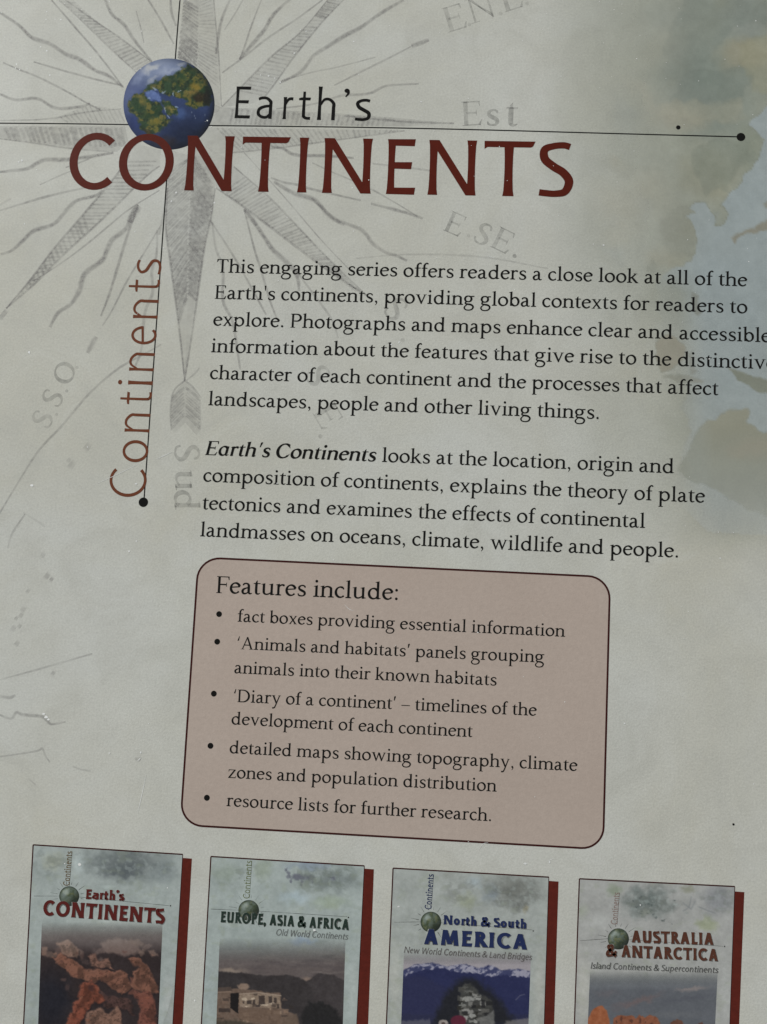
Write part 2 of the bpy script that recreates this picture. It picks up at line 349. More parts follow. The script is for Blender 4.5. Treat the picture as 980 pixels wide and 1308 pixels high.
def sans_glyph(ch, w=80):
    """humanist sans with slightly flared stems; cap height 700"""
    t = w * 0.80; h = w / 2; q = t / 2
    def V(x, y0, y1): return LN((x, y0, w * 1.22), (x, y0 + (y1 - y0) * .10, w * 1.02), (x, y0 + (y1 - y0) * .28, w * .92), (x, (y0 + y1) / 2, w * .88), (x, y0 + (y1 - y0) * .72, w * .92), (x, y0 + (y1 - y0) * .90, w * 1.02), (x, y1, w * 1.22))
    def H(x0, x1, y): return PL((x0, y - q), (x0, y + q), (x1, y + q * 1.1), (x1 - w * .12, y - q * 1.1))
    def Dg(x0, y0, x1, y1, ww):
        d = ww / 2 * math.hypot(x1 - x0, y1 - y0) / abs(y1 - y0)
        return PL((x0 - d, y0), (x0 + d, y0), (x1 + d, y1), (x1 - d, y1))
    X = 490
    def arch(x0, x1): return S((x0 + h * .5, X * .68, t * .7), (x0 + (x1 - x0) * .32, X - t * .62, t * .9), (x0 + (x1 - x0) * .68, X - t * .52, t), (x1 - w * .06, X * .76, w * .95), (x1, X * .55, w), (x1, 0, w * 1.05))
    if ch == ' ': return 240, []
    if ch == 'A': return 640, [Dg(50 + h, 0, 320, 700, w * .95), Dg(590 - h, 0, 320, 700, w), H(150, 490, 225)]
    if ch == 'B': return 560, [V(70 + h, 0, 700), arc(290, 530, 170 - h, 170 - q, -90, 90, w, t), arc(300, 185, 205 - h, 185 - q, -90, 90, w, t), H(80, 300, 700 - q), H(80, 300, 360), H(80, 310, q)]
    if ch == 'C': return 620, [arc(370, 350, 325 - h, 362 - q, 47, 314, w, t * 1.08)]
    if ch == 'E': return 500, [V(70 + h, 0, 700), H(75, 455, 700 - q), H(75, 415, 365), H(75, 470, q)]
    if ch == 'F': return 470, [V(70 + h, 0, 700), H(75, 440, 700 - q), H(75, 405, 350)]
    if ch == 'I': return 140 + w, [V(70 + h, 0, 700)]
    if ch == 'L': return 450, [V(70 + h, 0, 700), H(75, 430, q)]
    if ch == 'M': return 820, [Dg(60 + h, 0, 125 + h, 700, w * .9), Dg(410, 60, 135 + h, 700, w), Dg(410, 60, 685 - h, 700, w * .9), Dg(760 - h, 0, 695 - h, 700, w)]
    if ch == 'N': return 720, [V(70 + w * .45, 0, 700), V(650 - w * .45, 0, 700), PL((70, 700), (70 + w * 1.12, 700), (650, 0), (650 - w * 1.1, 0))]
    if ch == 'O': return 760, [arc(380, 350, 340 - h, 362 - q, 0, 360, w, t * 1.0, 8)]
    if ch == 'P': return 520, [V(70 + h, 0, 700), arc(280, 500, 200 - h, 200 - q, -90, 90, w, t), H(80, 290, 700 - q), H(80, 290, 300 + q)]
    if ch == 'R': return 560, [V(70 + h, 0, 700), arc(280, 510, 190 - h, 190 - q, -90, 90, w, t), H(80, 290, 700 - q), H(80, 290, 320 + q), Dg(500, 0, 270, 350, w)]
    if ch == 'S': return 470, [S((405, 640, t), (330, 700 - q * 1.0, t), (210, 700 - q * 1.3, t), (105, 600, w * .9), (110, 480, w), (215, 385, w), (330, 310, w), (400, 200, w), (355, 70, w * .9), (240, q, t), (130, q + 5, t), (50, 55, t))]
    if ch == 'T': return 560, [V(285, 0, 700), PL((10, 700), (12, 700 - t * 1.25), (45, 700 - t * .95), (525, 700 - t * .95), (548, 700 - t * .8), (575, 700))]
    if ch == 'U': return 660, [S((70 + h, 700, w * 1.05), (70 + h, 300, w), (85 + h, 140, w), (200, 20 + h * .5, t), (330, q, t), (460, 20 + h * .5, t), (575 - h, 140, w), (590 - h, 300, w), (590 - h, 700, w * 1.05))]
    if ch == 'W': return 900, [Dg(230, 0, 30 + h, 700, w), Dg(240, 0, 450, 660, w * .9), Dg(660, 0, 450, 660, w), Dg(670, 0, 870 - h, 700, w * .9)]
    if ch == '&': return 640, [S((590, 340, w * .8), (520, 150, w * .9), (380, 25 + q, t), (220, q, t), (85, 90, w), (95, 250, w), (250, 370, w), (390, 520, w * .95), (360, 650, w * .8), (250, 700 - q, t), (150, 620, w * .9), (170, 480, w), (330, 280, w), (600, 10, w))]
    if ch in "'\u2019": return 180, [dot(90, 660, w * .62), S((110, 670, w * .8), (118, 600, w * .6), (70, 520, w * .25))]
    if ch == ',': return 200, [dot(95, 50, w * .62), S((115, 55, w * .8), (120, -30, w * .6), (65, -120, w * .25))]
    if ch == 'a': return 470, [S((70, X - 60, t), (150, X - q, t), (270, X - q * 1.2, t), (365, X - 110, w), (372, 300, w), (372, 0, w * 1.05)), S((372, 285, t * .9), (230, 270, t), (100, 215, w * .9), (75, 120, w), (120, 30 + q, w * .85), (210, q, t), (300, 45, t), (372, 120, t * .8))]
    if ch == 'c': return 420, [arc(270, X / 2, 225 - h, X / 2 + 8 - q, 50, 312, w, t)]
    if ch == 'd': return 540, [V(470 - h, 0, 740), arc(260, X / 2, 212 - h, X / 2 + 8 - q, 25, 335, w, t)]
    if ch == 'e': return 480, [arc(250, X / 2, 212 - h, X / 2 + 8 - q, 8, 312, w, t), PL((60, 235), (60, 235 + t * .9), (440, 262 + t * .9), (455, 262))]
    if ch == 'g': return 530, [arc(250, X / 2 + 10, 205 - h, X / 2 - q, 20, 340, w, t), S((455 - h, X, w), (455 - h, 0, w), (430 - h, -130, w), (320, -200, t), (100, -170, t))]
    if ch == 'h': return 540, [V(70 + h, 0, 740), arch(70 + h, 470 - h)]
    if ch == 'i': return 130 + w, [V(65 + h, 0, X), dot(65 + h, 650, w * .66)]
    if ch == 'l': return 130 + w, [V(65 + h, 0, 740)]
    if ch == 'n': return 540, [V(70 + h, 0, X), arch(70 + h, 470 - h)]
    if ch == 'o': return 520, [arc(260, X / 2, 222 - h, X / 2 + 8 - q, 0, 360, w, t)]
    if ch == 'p': return 540, [V(70 + h, -200, X), arc(280, X / 2, 212 - h, X / 2 + 8 - q, -155, 155, w, t)]
    if ch == 'r': return 340, [V(70 + h, 0, X), S((80 + h, 320, t * .7), (150 + h, 430, t), (220 + h, X - q * 1.1, t), (320, X - q * 1.3, t * 1.1))]
    if ch == 's': return 400, [S((340, X - 50, t), (265, X - q, t), (160, X - q * 1.4, t), (85, 390, w * .9), (120, 300, w), (220, 240, w), (325, 170, w), (320, 70, w * .9), (230, q, t), (130, q, t), (45, 40, t))]
    if ch == 't': return 340, [S((150, 620, w * .8), (150, 130, w), (170, 40 + q * .6, w * .9), (230, q, t), (320, 30, t)), PL((20, X - t), (20, X - t * .3), (90, X), (315, X), (300, X - t))]
    if ch == 'u': return 540, [S((65 + h, X, w * 1.05), (65 + h, 190, w), (85 + h, 80, w * .95), (190, q * 1.1, t), (320, 30 + q, t), (455, 130, t * .7)), V(470 - h, 0, X)]
    if ch == 'w': return 740, [Dg(200, 0, 25 + h, X, w * .95), Dg(205, 0, 370, X - 20, w * .85), Dg(535, 0, 370, X - 20, w * .95), Dg(540, 0, 715 - h, X, w * .85)]
    raise KeyError(ch)

def glyph_box(ops, yr=None):
    xs, ys = [], []
    for o in ops:
        if len(o[1]) == 0: continue
        if o[0] == 'p': xs += list(o[1][:, 0]); ys += list(o[1][:, 1])
        else:
            l, r = sides(o[1], o[2]); xs += list(l[:, 0]) + list(r[:, 0]); ys += list(l[:, 1]) + list(r[:, 1])
    return min(xs), max(xs), min(ys), max(ys)

def put(ink, ops, fn, alpha=None):
    for o in ops:
        if len(o[1]) == 0: continue
        if o[0] == 'p': ink.poly([fn(x, y) for x, y in o[1]], 1.0 if alpha is None else alpha)
        else:
            l, r = sides(o[1], o[2])
            ink.strip([fn(*p) for p in l], [fn(*p) for p in r], o[2], None if alpha is None else [alpha] * len(l))

def bow(y): return 1.35e-5 - 1.75e-5 * (y - 165.0) / 945.0

def line(ink, glyph, text, p0, p1, hscale=None, shear=0.0, use_bow=True, alpha=None, kern=0.0):
    """set one line of type between two measured points of its baseline"""
    P0, P1 = M(*p0), M(*p1)
    d = P1 - P0; Ln = np.linalg.norm(d); ex = d / Ln; ey = np.array([-ex[1], ex[0]])
    G = [glyph(c) for c in text]
    x, pos = 0.0, []
    for a, ops in G: pos.append(x); x += a + kern
    first = glyph_box(G[0][1])[0]; last = pos[-1] + glyph_box(G[-1][1])[1]
    nat = last - first; s = Ln / nat
    sv = s if hscale is None else hscale
    k = bow((p0[1] + p1[1]) / 2) * (p1[0] - p0[0]) ** 2 * MM_PX if use_bow else 0.0
    for (a, ops), px in zip(G, pos):
        def fn(gx, gy, px=px):
            X = (px + gx - first + gy * shear * sv / s) * s
            u = X / Ln
            return P0 + ex * X + ey * (gy * sv + k * u * (1 - u))
        put(ink, ops, fn, alpha)
    return s

def boxed(ink, glyph, letters, base, cap_px, alpha=None):
    """display letters, each fitted to its own measured width on the page"""
    for ch, x0, x1 in letters:
        ops = glyph(ch)[1]; b = glyph_box(ops)
        Q0, Q1 = M(x0, base(x0)), M(x1, base(x1))
        d = Q1 - Q0; s = np.linalg.norm(d) / (b[1] - b[0]); ex = d / np.linalg.norm(d); ey = np.array([0.012 - ex[1], 1.0]); ey = np.array([-ex[1], ex[0]])
        sy = cap_px * MM_PX * 1.0 / 700.0 * VS(x0, base(x0))
        put(ink, ops, lambda gx, gy: Q0 + ex * (gx - b[0]) * s + ey * gy * sy, alpha)

def VS(x, y):
    a, b = M(x, y - 5), M(x, y + 5)
    return abs(a[1] - b[1]) / 10.0 / MM_PX

# ------------------------------------------------------------------ printed pictures
def vnoise(X, Y, scale, seed, octv=4):
    rng = np.random.RandomState(seed); out = np.zeros_like(X, float); amp, tot = 1.0, 0.0
    for o in range(octv):
        T = rng.rand(64, 64); f = 2.0 ** o / scale
        x, y = X * f + 13.7 * o, Y * f + 7.1 * o
        xi, yi = np.floor(x).astype(int), np.floor(y).astype(int); fx, fy = x - xi, y - yi
        fx, fy = fx * fx * (3 - 2 * fx), fy * fy * (3 - 2 * fy)
        g = lambda a, b: T[(yi + b) % 64, (xi + a) % 64]
        out += amp * ((g(0, 0) * (1 - fx) + g(1, 0) * fx) * (1 - fy) + (g(0, 1) * (1 - fx) + g(1, 1) * fx) * fy)
        tot += amp; amp *= 0.55
    return out / tot

class Canvas:
    """colour (as seen) and density at every grid point; shapes are mixed in order"""
    def __init__(self, X, Y, base, alpha=1.0):
        self.X, self.Y = X, Y
        self.C = np.zeros(X.shape + (3,)); self.C[:] = base
        self.A = np.full(X.shape, float(alpha))
    def warp(self, amt, scale, seed):
        return (self.X + amt * (vnoise(self.X, self.Y, scale, seed) - .5) * 2,
                self.Y + amt * (vnoise(self.X, self.Y, scale, seed + 50) - .5) * 2)
    def lay(self, m, col, vary=0, vs=20, seed=1):
        c = np.array(col, float)
        if vary: c = c + (vnoise(self.X, self.Y, vs, seed)[..., None] - .5) * 2 * vary
        self.C = self.C * (1 - m[..., None]) + c * m[..., None]
    def poly_mask(self, pts, soft=2.0, warp=0, ws=20, seed=3):
        X, Y = self.warp(warp, ws, seed) if warp else (self.X, self.Y)
        P = np.array(pts, float); ins = np.zeros(X.shape, bool); dd = np.full(X.shape, 1e18)
        for a, b in zip(P, np.roll(P, -1, 0)):
            if a[1] != b[1]:
                c = ((a[1] > Y) != (b[1] > Y)) & (X < (b[0] - a[0]) * (Y - a[1]) / (b[1] - a[1]) + a[0])
                ins ^= c
            e = b - a; t = np.clip(((X - a[0]) * e[0] + (Y - a[1]) * e[1]) / max(e @ e, 1e-9), 0, 1)
            dd = np.minimum(dd, (X - a[0] - t * e[0]) ** 2 + (Y - a[1] - t * e[1]) ** 2)
        sd = np.sqrt(dd) * np.where(ins, 1, -1)
        u = np.clip(sd / (2 * soft) + .5, 0, 1)
        return u * u * (3 - 2 * u)
    def poly(self, pts, col, soft=2.0, op=1.0, warp=0, ws=20, seed=3, vary=0, vs=20):
        self.lay(self.poly_mask(pts, soft, warp, ws, seed) * op, col, vary, vs, seed + 9)
    def blob_mask(self, x, y, rx, ry, edge=0.5, warp=0, ws=20, seed=3, ang=0):
        X, Y = self.warp(warp, ws, seed) if warp else (self.X, self.Y)
        c, s = math.cos(math.radians(ang)), math.sin(math.radians(ang))
        a, b = (X - x) * c + (Y - y) * s, -(X - x) * s + (Y - y) * c
        r = np.sqrt((a / rx) ** 2 + (b / ry) ** 2)
        u = np.clip((1 - r) / edge, 0, 1)
        return u * u * (3 - 2 * u)
    def blob(self, x, y, rx, ry, col, op=1.0, edge=0.5, warp=0, ws=20, seed=3, ang=0, vary=0, vs=20):
        self.lay(self.blob_mask(x, y, rx, ry, edge, warp, ws, seed, ang) * op, col, vary, vs, seed + 9)
    def stroke(self, pts, w, col, op=1.0, soft=1.5):
        dd = np.full(self.X.shape, 1e18)
        for a, b in zip(np.array(pts[:-1], float), np.array(pts[1:], float)):
            e = b - a; t = np.clip(((self.X - a[0]) * e[0] + (self.Y - a[1]) * e[1]) / max(e @ e, 1e-9), 0, 1)
            dd = np.minimum(dd, (self.X - a[0] - t * e[0]) ** 2 + (self.Y - a[1] - t * e[1]) ** 2)
        self.lay(np.clip((w / 2 - np.sqrt(dd)) / soft + .5, 0, 1) * op, col)
    def mottle(self, amt, scale, seed):
        self.C = self.C + ((vnoise(self.X, self.Y, scale, seed, 5) - .5) * 2 * amt)[..., None]
    def fade_y(self, y0, y1, col, op=1.0):
        u = np.clip((self.Y - y0) / (y1 - y0), 0, 1)
        self.lay((1 - u) * op, col)

def picture(name, px, py, z, paint, parent, mat='art', label=None, zoom=None, keep=None):
    """a grid of ink at photograph positions px, py (2-D arrays); paint() colours it"""
    zx, zy, zs = zoom or (0, 0, 1)
    cv = Canvas((px - zx) * zs, (py - zy) * zs, (170, 170, 162))
    paint(cv)
    P = M(px, py) / 1000.0; h, w = px.shape
    co = np.concatenate([P, np.full((h, w, 1), z / 1000.0)], -1).reshape(-1, 3)
    idx = np.arange(h * w).reshape(h, w)
    F = np.stack([idx[:-1, :-1], idx[1:, :-1], idx[1:, 1:], idx[:-1, 1:]], -1).reshape(-1, 4)
    me = bpy.data.meshes.new(name)
    me.vertices.add(len(co)); me.vertices.foreach_set('co', co.ravel())
    me.loops.add(F.size); me.loops.foreach_set('vertex_index', F.ravel().astype(np.int32))
    me.polygons.add(len(F)); me.polygons.foreach_set('loop_start', np.arange(0, F.size, 4, dtype=np.int32))
    me.update(calc_edges=True)
    at = me.color_attributes.new('Col', 'FLOAT_COLOR', 'POINT')
    buf = np.concatenate([D(*[0, 0, 0]) * 0 + np.clip(lin(np.clip(cv.C, 3, 252)) / LIT, .002, .9), cv.A[..., None]], -1)
    at.data.foreach_set('color', buf.reshape(-1).astype(np.float32))
    me.materials.append(MAT[mat])
    o = bpy.data.objects.new(name, me); COL.objects.link(o); o.parent = parent
    if label: o['label'] = label
    return o

def quad_grid(c, nx, ny):
    """grid between four corners TL, TR, BR, BL in photograph pixels"""
    TL, TR, BR, BL = [np.array(p, float) for p in c]
    s, t = np.meshgrid(np.linspace(0, 1, nx), np.linspace(0, 1, ny))
    P = (TL * ((1 - s) * (1 - t))[..., None] + TR * (s * (1 - t))[..., None] + BR * (s * t)[..., None] + BL * ((1 - s) * t)[..., None])
    return P[..., 0], P[..., 1]

# layers of print, mm above the cover
Z_MAP, Z_ROSE, Z_PANEL, Z_RULE, Z_GLOBE, Z_TEXT = 0.003, 0.007, 0.014, 0.020, 0.024, 0.031
def pt(x, y): return tuple(M(x, y))

# ------------------------------------------------------------------ the table and the book
def solid(name, x0, x1, y0, y1, z0, z1, mat, parent=None, bev=0.0):
    me = bpy.data.meshes.new(name)
    import bmesh
    bm = bmesh.new(); bmesh.ops.create_cube(bm, size=1.0)
    for v in bm.verts:
        v.co = Vector(((x0 + x1) / 2 + v.co.x * (x1 - x0), (y0 + y1) / 2 + v.co.y * (y1 - y0), (z0 + z1) / 2 + v.co.z * (z1 - z0))) / 1000.0
    if bev: bmesh.ops.bevel(bm, geom=list(bm.edges), offset=bev / 1000.0, segments=3, affect='EDGES', profile=0.5)
    bm.to_mesh(me); bm.free(); me.materials.append(MAT[mat])
    o = bpy.data.objects.new(name, me); COL.objects.link(o)
    if parent is not None: o.parent = parent
    return o

table = solid('tabletop', -600, 600, -450, 450, -43.5, -20.5, 'wood', bev=2)
table['kind'] = 'structure'

book = bpy.data.objects.new('picture_book', None); COL.objects.link(book)
book.location = (0, 0, 0); book.empty_display_size = 0.05
book['label'] = 'large grey hardback book lying face down, its printed back cover filling the view'
book['category'] = 'book'

solid('back_cover', -104, 116, -152, 136, -2.6, 0, 'paper', book, 0.5)
solid('page_block', -100, 112, -148, 132, -17.4, -2.7, 'pages', book)
solid('front_cover', -104, 116, -152, 136, -20.2, -17.5, 'paper', book, 0.5)
solid('spine', -107, -104.1, -152, 136, -20.2, 0, 'paper', book, 0.9)

# ------------------------------------------------------------------ the old map washed in at the right
gx, gy = np.meshgrid(np.arange(520, 1012, 2.0), np.arange(-12, 742, 2.0))
def paint_map(c):
    X, Y = c.X, c.Y
    sea, land = (151, 161, 163), (151, 155, 143)
    c.C[:] = land
    fade = np.clip((X - 690 - 60 * (vnoise(X, Y, 140, 4) - .5)) / 215, 0, 1) ** 1.1
    # land of the continent in the upper right
    c.mottle(9, 60, 5)
    for i in range(26):
        rg = random.Random(i + 900); x, y = rg.uniform(780, 985), rg.uniform(-10, 330)
        c.blob(x, y, rg.uniform(14, 42), rg.uniform(10, 30), rg.choice([(126, 134, 126), (160, 156, 134), (138, 146, 142), (146, 144, 122), (166, 164, 148)]), .5, .9, 16, 22, i, rg.uniform(0, 180))
    c.blob(905, 110, 95, 85, (124, 134, 127), .8, .8, 26, 50, 6)
    c.blob(965, 25, 60, 50, (132, 139, 134), .8, .8, 20, 40, 7)
    c.blob(860, 20, 70, 40, (140, 146, 138), .7, .9, 20, 40, 8)
    c.blob(950, 70, 50, 30, (152, 148, 128), .8, .7, 14, 30, 9)
    c.blob(870, 150, 60, 30, (158, 155, 137), .7, .8, 16, 30, 10)
    c.blob(960, 190, 40, 45, (138, 144, 130), .8, .7, 14, 30, 11)
    c.blob(905, 225, 55, 50, (146, 147, 130), .8, .8, 16, 30, 12)
    c.blob(872, 290, 40, 50, (136, 139, 127), .75, .8, 14, 26, 13)
    def wash_patch(pts, col, op, seed):
        k_ = c.poly_mask(pts, 5, 14, 26, seed); rim = np.exp(-((k_ - .5) / .3) ** 2)
        c.lay(k_ * op, col); c.lay(rim * op * .25, np.array(col) * .86)
    wash_patch([(866, 120), (878, 96), (905, 84), (920, 60), (940, 40), (1000, 30), (1000, -20), (880, -20), (850, 40), (846, 90)], (122, 131, 124), .5, 60)
    wash_patch([(862, 128), (900, 128), (944, 124), (966, 98), (955, 84), (930, 92), (900, 84), (872, 100)], (118, 128, 121), .55, 61)
    wash_patch([(948, 56), (1000, 40), (1000, 112), (968, 118), (952, 84)], (150, 148, 124), .5, 62)
    wash_patch([(840, 132), (950, 128), (948, 156), (900, 160), (850, 152)], (158, 156, 138), .5, 63)
    wash_patch([(888, 230), (892, 196), (915, 172), (950, 178), (964, 200), (930, 240), (904, 252)], (124, 131, 120), .5, 64)
    wash_patch([(850, 290), (862, 262), (886, 270), (888, 320), (856, 336)], (134, 137, 125), .45, 65)
    c.blob(800, 250, 70, 60, (162, 160, 143), .7, .9, 20, 40, 14)
    c.blob(850, 330, 45, 22, (150, 148, 130), .6, .8, 12, 24, 15)
    sea_pts = [(1020, 95), (978, 138), (956, 160), (968, 170), (978, 176), (970, 196), (960, 215), (942, 236), (927, 250), (922, 262), (929, 272), (927, 284), (921, 290), (914, 288), (915, 276), (907, 266), (899, 257), (889, 257), (884, 262),
               (880, 267), (886, 272), (875, 277), (880, 285), (888, 294), (890, 305), (889, 322), (882, 333), (874, 339), (862, 342), (845, 352), (838, 366), (842, 380), (838, 394), (846, 410), (834, 420), (824, 440), (838, 470), (870, 482), (880, 500), (868, 520), (885, 548), (870, 575), (860, 640), (905, 680), (1020, 690)]
    m = c.poly_mask(sea_pts, 2.2, 5, 14, 20)
    m = m * np.clip(1 - np.clip((Y - 335) / 40, 0, 1) * np.clip((900 - X) / 70, 0, 1), 0, 1)
    deep = np.clip((420 - Y) / 220, 0, 1)
    wash = np.clip((X - 800) / 120, 0, 1)
    c.lay(m, sea, 4, 40, 21)
    c.mottle(7, 16, 23); c.mottle(5, 6, 24)
    # coast drawn a little darker
    edge = np.exp(-((m - .45) / .22) ** 2) * np.clip((X - 830) / 60, 0, 1)
    c.lay(edge * .55, (122, 123, 106))
    # islands
    def isl(pts, col=(139, 139, 124), op=.9, seed=30, soft=1.6, warp=4):
        k = c.poly_mask(pts, soft, warp, 9, seed) * op
        c.lay(k, col, 7, 10, seed); return k
    k = isl([(934, 303), (944, 297), (957, 292), (970, 286), (990, 276), (1000, 284), (975, 296), (955, 298), (942, 303), (938, 312)], (134, 130, 116), .85)
    k = k + isl([(974, 262), (990, 250), (1000, 262), (985, 272)], (134, 134, 122), .8, 31)
    k = k + isl([(834, 330), (838, 338), (832, 352), (826, 345)], (146, 148, 140), .5, 32)
    k = k + isl([(884, 372), (891, 376), (892, 390), (897, 402), (889, 404), (884, 390)], (128, 130, 122), .75, 33)
    k = k + isl([(838, 436), (852, 426), (866, 432), (876, 446), (870, 462), (858, 474), (845, 474), (836, 456)], (150, 146, 132), .85, 34)
    k = k + isl([(880, 452), (887, 446), (886, 460), (892, 474), (884, 478)], (140, 141, 133), .7, 35)
    k = k + isl([(846, 481), (870, 478), (899, 484), (896, 489), (868, 487)], (142, 142, 132), .7, 36)
    k = k + isl([(930, 470), (948, 474), (962, 481), (985, 486), (1005, 500), (985, 504), (970, 503), (958, 492), (944, 486)], (124, 127, 114), .9, 37)
    aus = [(866, 600), (880, 575), (886, 554), (896, 544), (905, 535), (914, 536), (924, 527), (932, 524), (944, 526), (952, 523), (959, 527), (954, 536), (962, 545), (972, 552), (985, 553), (1012, 548), (1012, 660), (985, 660), (950, 650), (915, 626), (890, 618)]
    am = c.poly_mask(aus, 2.2, 6, 14, 40)
    lo = np.clip((665 - Y) / 120, 0, 1) * np.clip((X - 862) / 50, 0.15, 1)
    c.lay(am * (.35 + .65 * lo), (145, 145, 130), 6, 40, 41)
    ae = np.exp(-((am - .5) / .25) ** 2) * lo
    c.lay(ae * .28, (120, 122, 108))
    c.blob(960, 575, 45, 22, (152, 147, 132), .5, .8, 10, 20, 43)
    # density: strong at the right edge, gone into the paper at the left and the foot
    a = fade * np.clip((720 - Y) / 170, 0, 1) ** .7
    a = np.clip(a + .55 * np.clip(k, 0, 1) + .36 * am * lo, 0, 1)
    low = np.clip((Y - 360) / 90, 0, 1)
    a *= 1 - low * .55 * (1 - np.clip(k + am, 0, 1)) * np.clip((960 - X) / 120, .3, 1)
    c.A = a * (.64 + .25 * vnoise(X, Y, 50, 44)) * np.clip((740 - Y) / 60, 0, 1) * np.clip((X - 530) / 100, 0, 1)
picture('map_artwork', gx, gy, Z_MAP, paint_map, book)

# ------------------------------------------------------------------ old compass rose in grey pencil
rose = Ink(Z_ROSE)
rng = random.Random(11)
def ray(nodes, op=1.0):
    """wavering pencil line: (x, y, width) in photograph pixels, thin at both ends"""
    P = catmull(nodes, n=7)
    n = len(P); w = P[:, 2] * (0.8 + 0.45 * np.array([rng.random() for _ in range(n)]))
    w = np.convolve(np.pad(w, 2, 'edge'), np.ones(5) / 5, 'valid')
    P[:, 2] = w
    l, r = sides(P)
    # soft shoulders: dense core, thin rim
    mid_l, mid_r = P[:, :2] * .45 + l * .55, P[:, :2] * .45 + r * .55
    out_l, out_r = P[:, :2] + (l - P[:, :2]) * 1.7, P[:, :2] + (r - P[:, :2]) * 1.7
    conv = lambda A: M(A[:, 0], A[:, 1])
    rose.strip(conv(mid_l), conv(mid_r), alpha=[op] * n)
    for o_, i_ in ((out_l, mid_l), (mid_r, out_r)):
        k = len(rose.v); rose.strip(conv(o_), conv(i_), alpha=[op] * n)
        idx = range(k, k + n) if o_ is out_l else range(k + n, k + 2 * n)
        for j in idx: rose.a[j] = 0.0
def R(w, *p, op=1.0, taper=True):
    n = len(p)
    ray([(x, y, w * (1 if not taper else (.55 + .45 * math.sin(math.pi * min(1, (i + .45) / (n - .1)))))) for i, (x, y) in enumerate(p)], op)
def wash(pts, op):
    """even grey tint with feathered rim"""
    c = np.mean(np.array(pts), 0)
    rose.poly([pt(x, y) for x, y in pts], op)
def hatch(edge_a, edge_b, n, slant, w, op, t0=0.02, t1=0.98):
    """short strokes from one edge polyline to the other"""
    def at(E, t):
        E = np.array(E, float); L = np.r_[0, np.cumsum(np.linalg.norm(np.diff(E, axis=0), axis=1))]; t = min(max(t, 0), 1) * L[-1]
        return np.array([np.interp(t, L, E[:, 0]), np.interp(t, L, E[:, 1])])
    for i in range(n):
        t = t0 + (t1 - t0) * (i + .5 + .3 * (rng.random() - .5)) / n
        a, b = at(edge_a, t), at(edge_b, t + slant)
        if np.linalg.norm(b - a) < 1.0: continue
        a2, b2 = a + (b - a) * rng.uniform(0, .06), a + (b - a) * rng.uniform(.92, 1.0)
        m_ = (a2 + b2) / 2 + np.array([rng.uniform(-.4, .4), rng.uniform(-.4, .4)])
        ray([(a2[0], a2[1], w), (m_[0], m_[1], w * rng.uniform(.8, 1.2)), (b2[0], b2[1], w * .8)], op * rng.uniform(.7, 1.1))

# wavy flames and thin rays, upper left
R(4.2, (0, 16), (25, 33), (41, 48), (64, 56), (84, 69), (102, 76), (122, 90), (139, 97), (157, 111), op=.85)
R(2.2, (66, 0), (97, 36), (127, 71), (158, 112), op=.75)
R(3.4, (0, 120), (20, 127.5), (48, 126), (71, 138), (102, 136.5), (115, 132), op=.85)
R(2.2, (4, 80), (25, 89), (51, 99.5), (82, 115), (110, 131), (128, 140), op=.8)
R(2.2, (43, 79), (77, 89), (115, 99.5), (155, 109), op=.7)
R(3.4, (133, -4), (143, 18), (158, 31), (173, 53), (194, 79), op=.85)
R(1.5, (174, 14), (180, 36), (184, 55), op=.5)
R(2.2, (187, -4), (204, 23), (222, 56), op=.7)
R(2.8, (218, -4), (219, 15), (225, 33), op=.7)
# north-west hatched point
wash([(70, -4), (90, -4), (120, 24), (153, 48), (194, 79), (176, 94), (143, 64), (116, 36), (99, 19)], .26)
R(1.8, (84, 0), (120, 26), (153, 48), (194, 79), op=.7); R(1.8, (70, -4), (99, 21), (143, 64), (176, 94), op=.6)
hatch([(72, -2), (99, 19), (143, 64), (176, 94)], [(90, -2), (120, 24), (153, 48), (194, 79)], 24, .03, 1.9, .42)
# north point
wash([(234.4, -4), (254.8, -4), (252.5, 100), (240, 78), (226.8, 74)], .34)
wash([(254.8, -4), (273, -4), (277.8, 64), (281.6, 133), (280, 142), (264, 150), (252.5, 100)], .25)
hatch([(235, -4), (226.8, 76)], [(255, -4), (252.4, 92)], 20, .12, 2.6, .75)
hatch([(255, -4), (252.4, 92)], [(273, -4), (281, 130)], 24, -.10, 1.50, 0.32)
R(1.6, (273, -4), (276.5, 38), (279, 64), (283, 136), op=.75)
# upper right flames
R(3.2, (295, -3), (284, 23), (279, 46), (276, 69), op=.85)
R(1.8, (312, -3), (300, 18), (287, 38), op=.6)
R(2.0, (335, -3), (322, 31), (312, 61), (306, 76), op=.7)
R(4.0, (373, -3), (350, 18), (338, 38), (322, 57), (306, 76), op=.9)
R(2.4, (412, 0), (378, 25), (343, 48), (310, 74), (284, 93), op=.7)
wash([(421, -3), (384, 41), (348, 71), (318, 101), (300, 120), (283, 137), (325, 132), (343, 118), (378.6, 69), (412, 28), (442, -3)], .26)
R(2.0, (421, -3), (384, 41), (348, 71), (318, 101), (284, 136), op=.7); R(2.0, (442, -3), (412, 28), (378.6, 69), (343, 118), (334, 126), op=.75)
hatch([(421, -2), (384, 41), (348, 71), (300, 120)], [(442, -2), (412, 28), (378.6, 69), (338, 122)], 28, .04, 1.80, 0.41)
hatch([(421, -2), (400, 22)], [(442, -2), (416, 24)], 9, .1, 2.0, .5)
R(4.2, (516, 0), (498, 10), (482, 20), (461, 35), (440, 46), (418, 60), (400, 72), (384, 92), (357, 106), op=.85)
R(2.2, (528, 58), (501, 72), (461, 92), (427, 109), op=.65); R(4.6, (526, 59), (537, 55), (548, 51), op=.75)
R(1.8, (480, 73), (430, 86), (400, 92), (360, 103), op=.5)
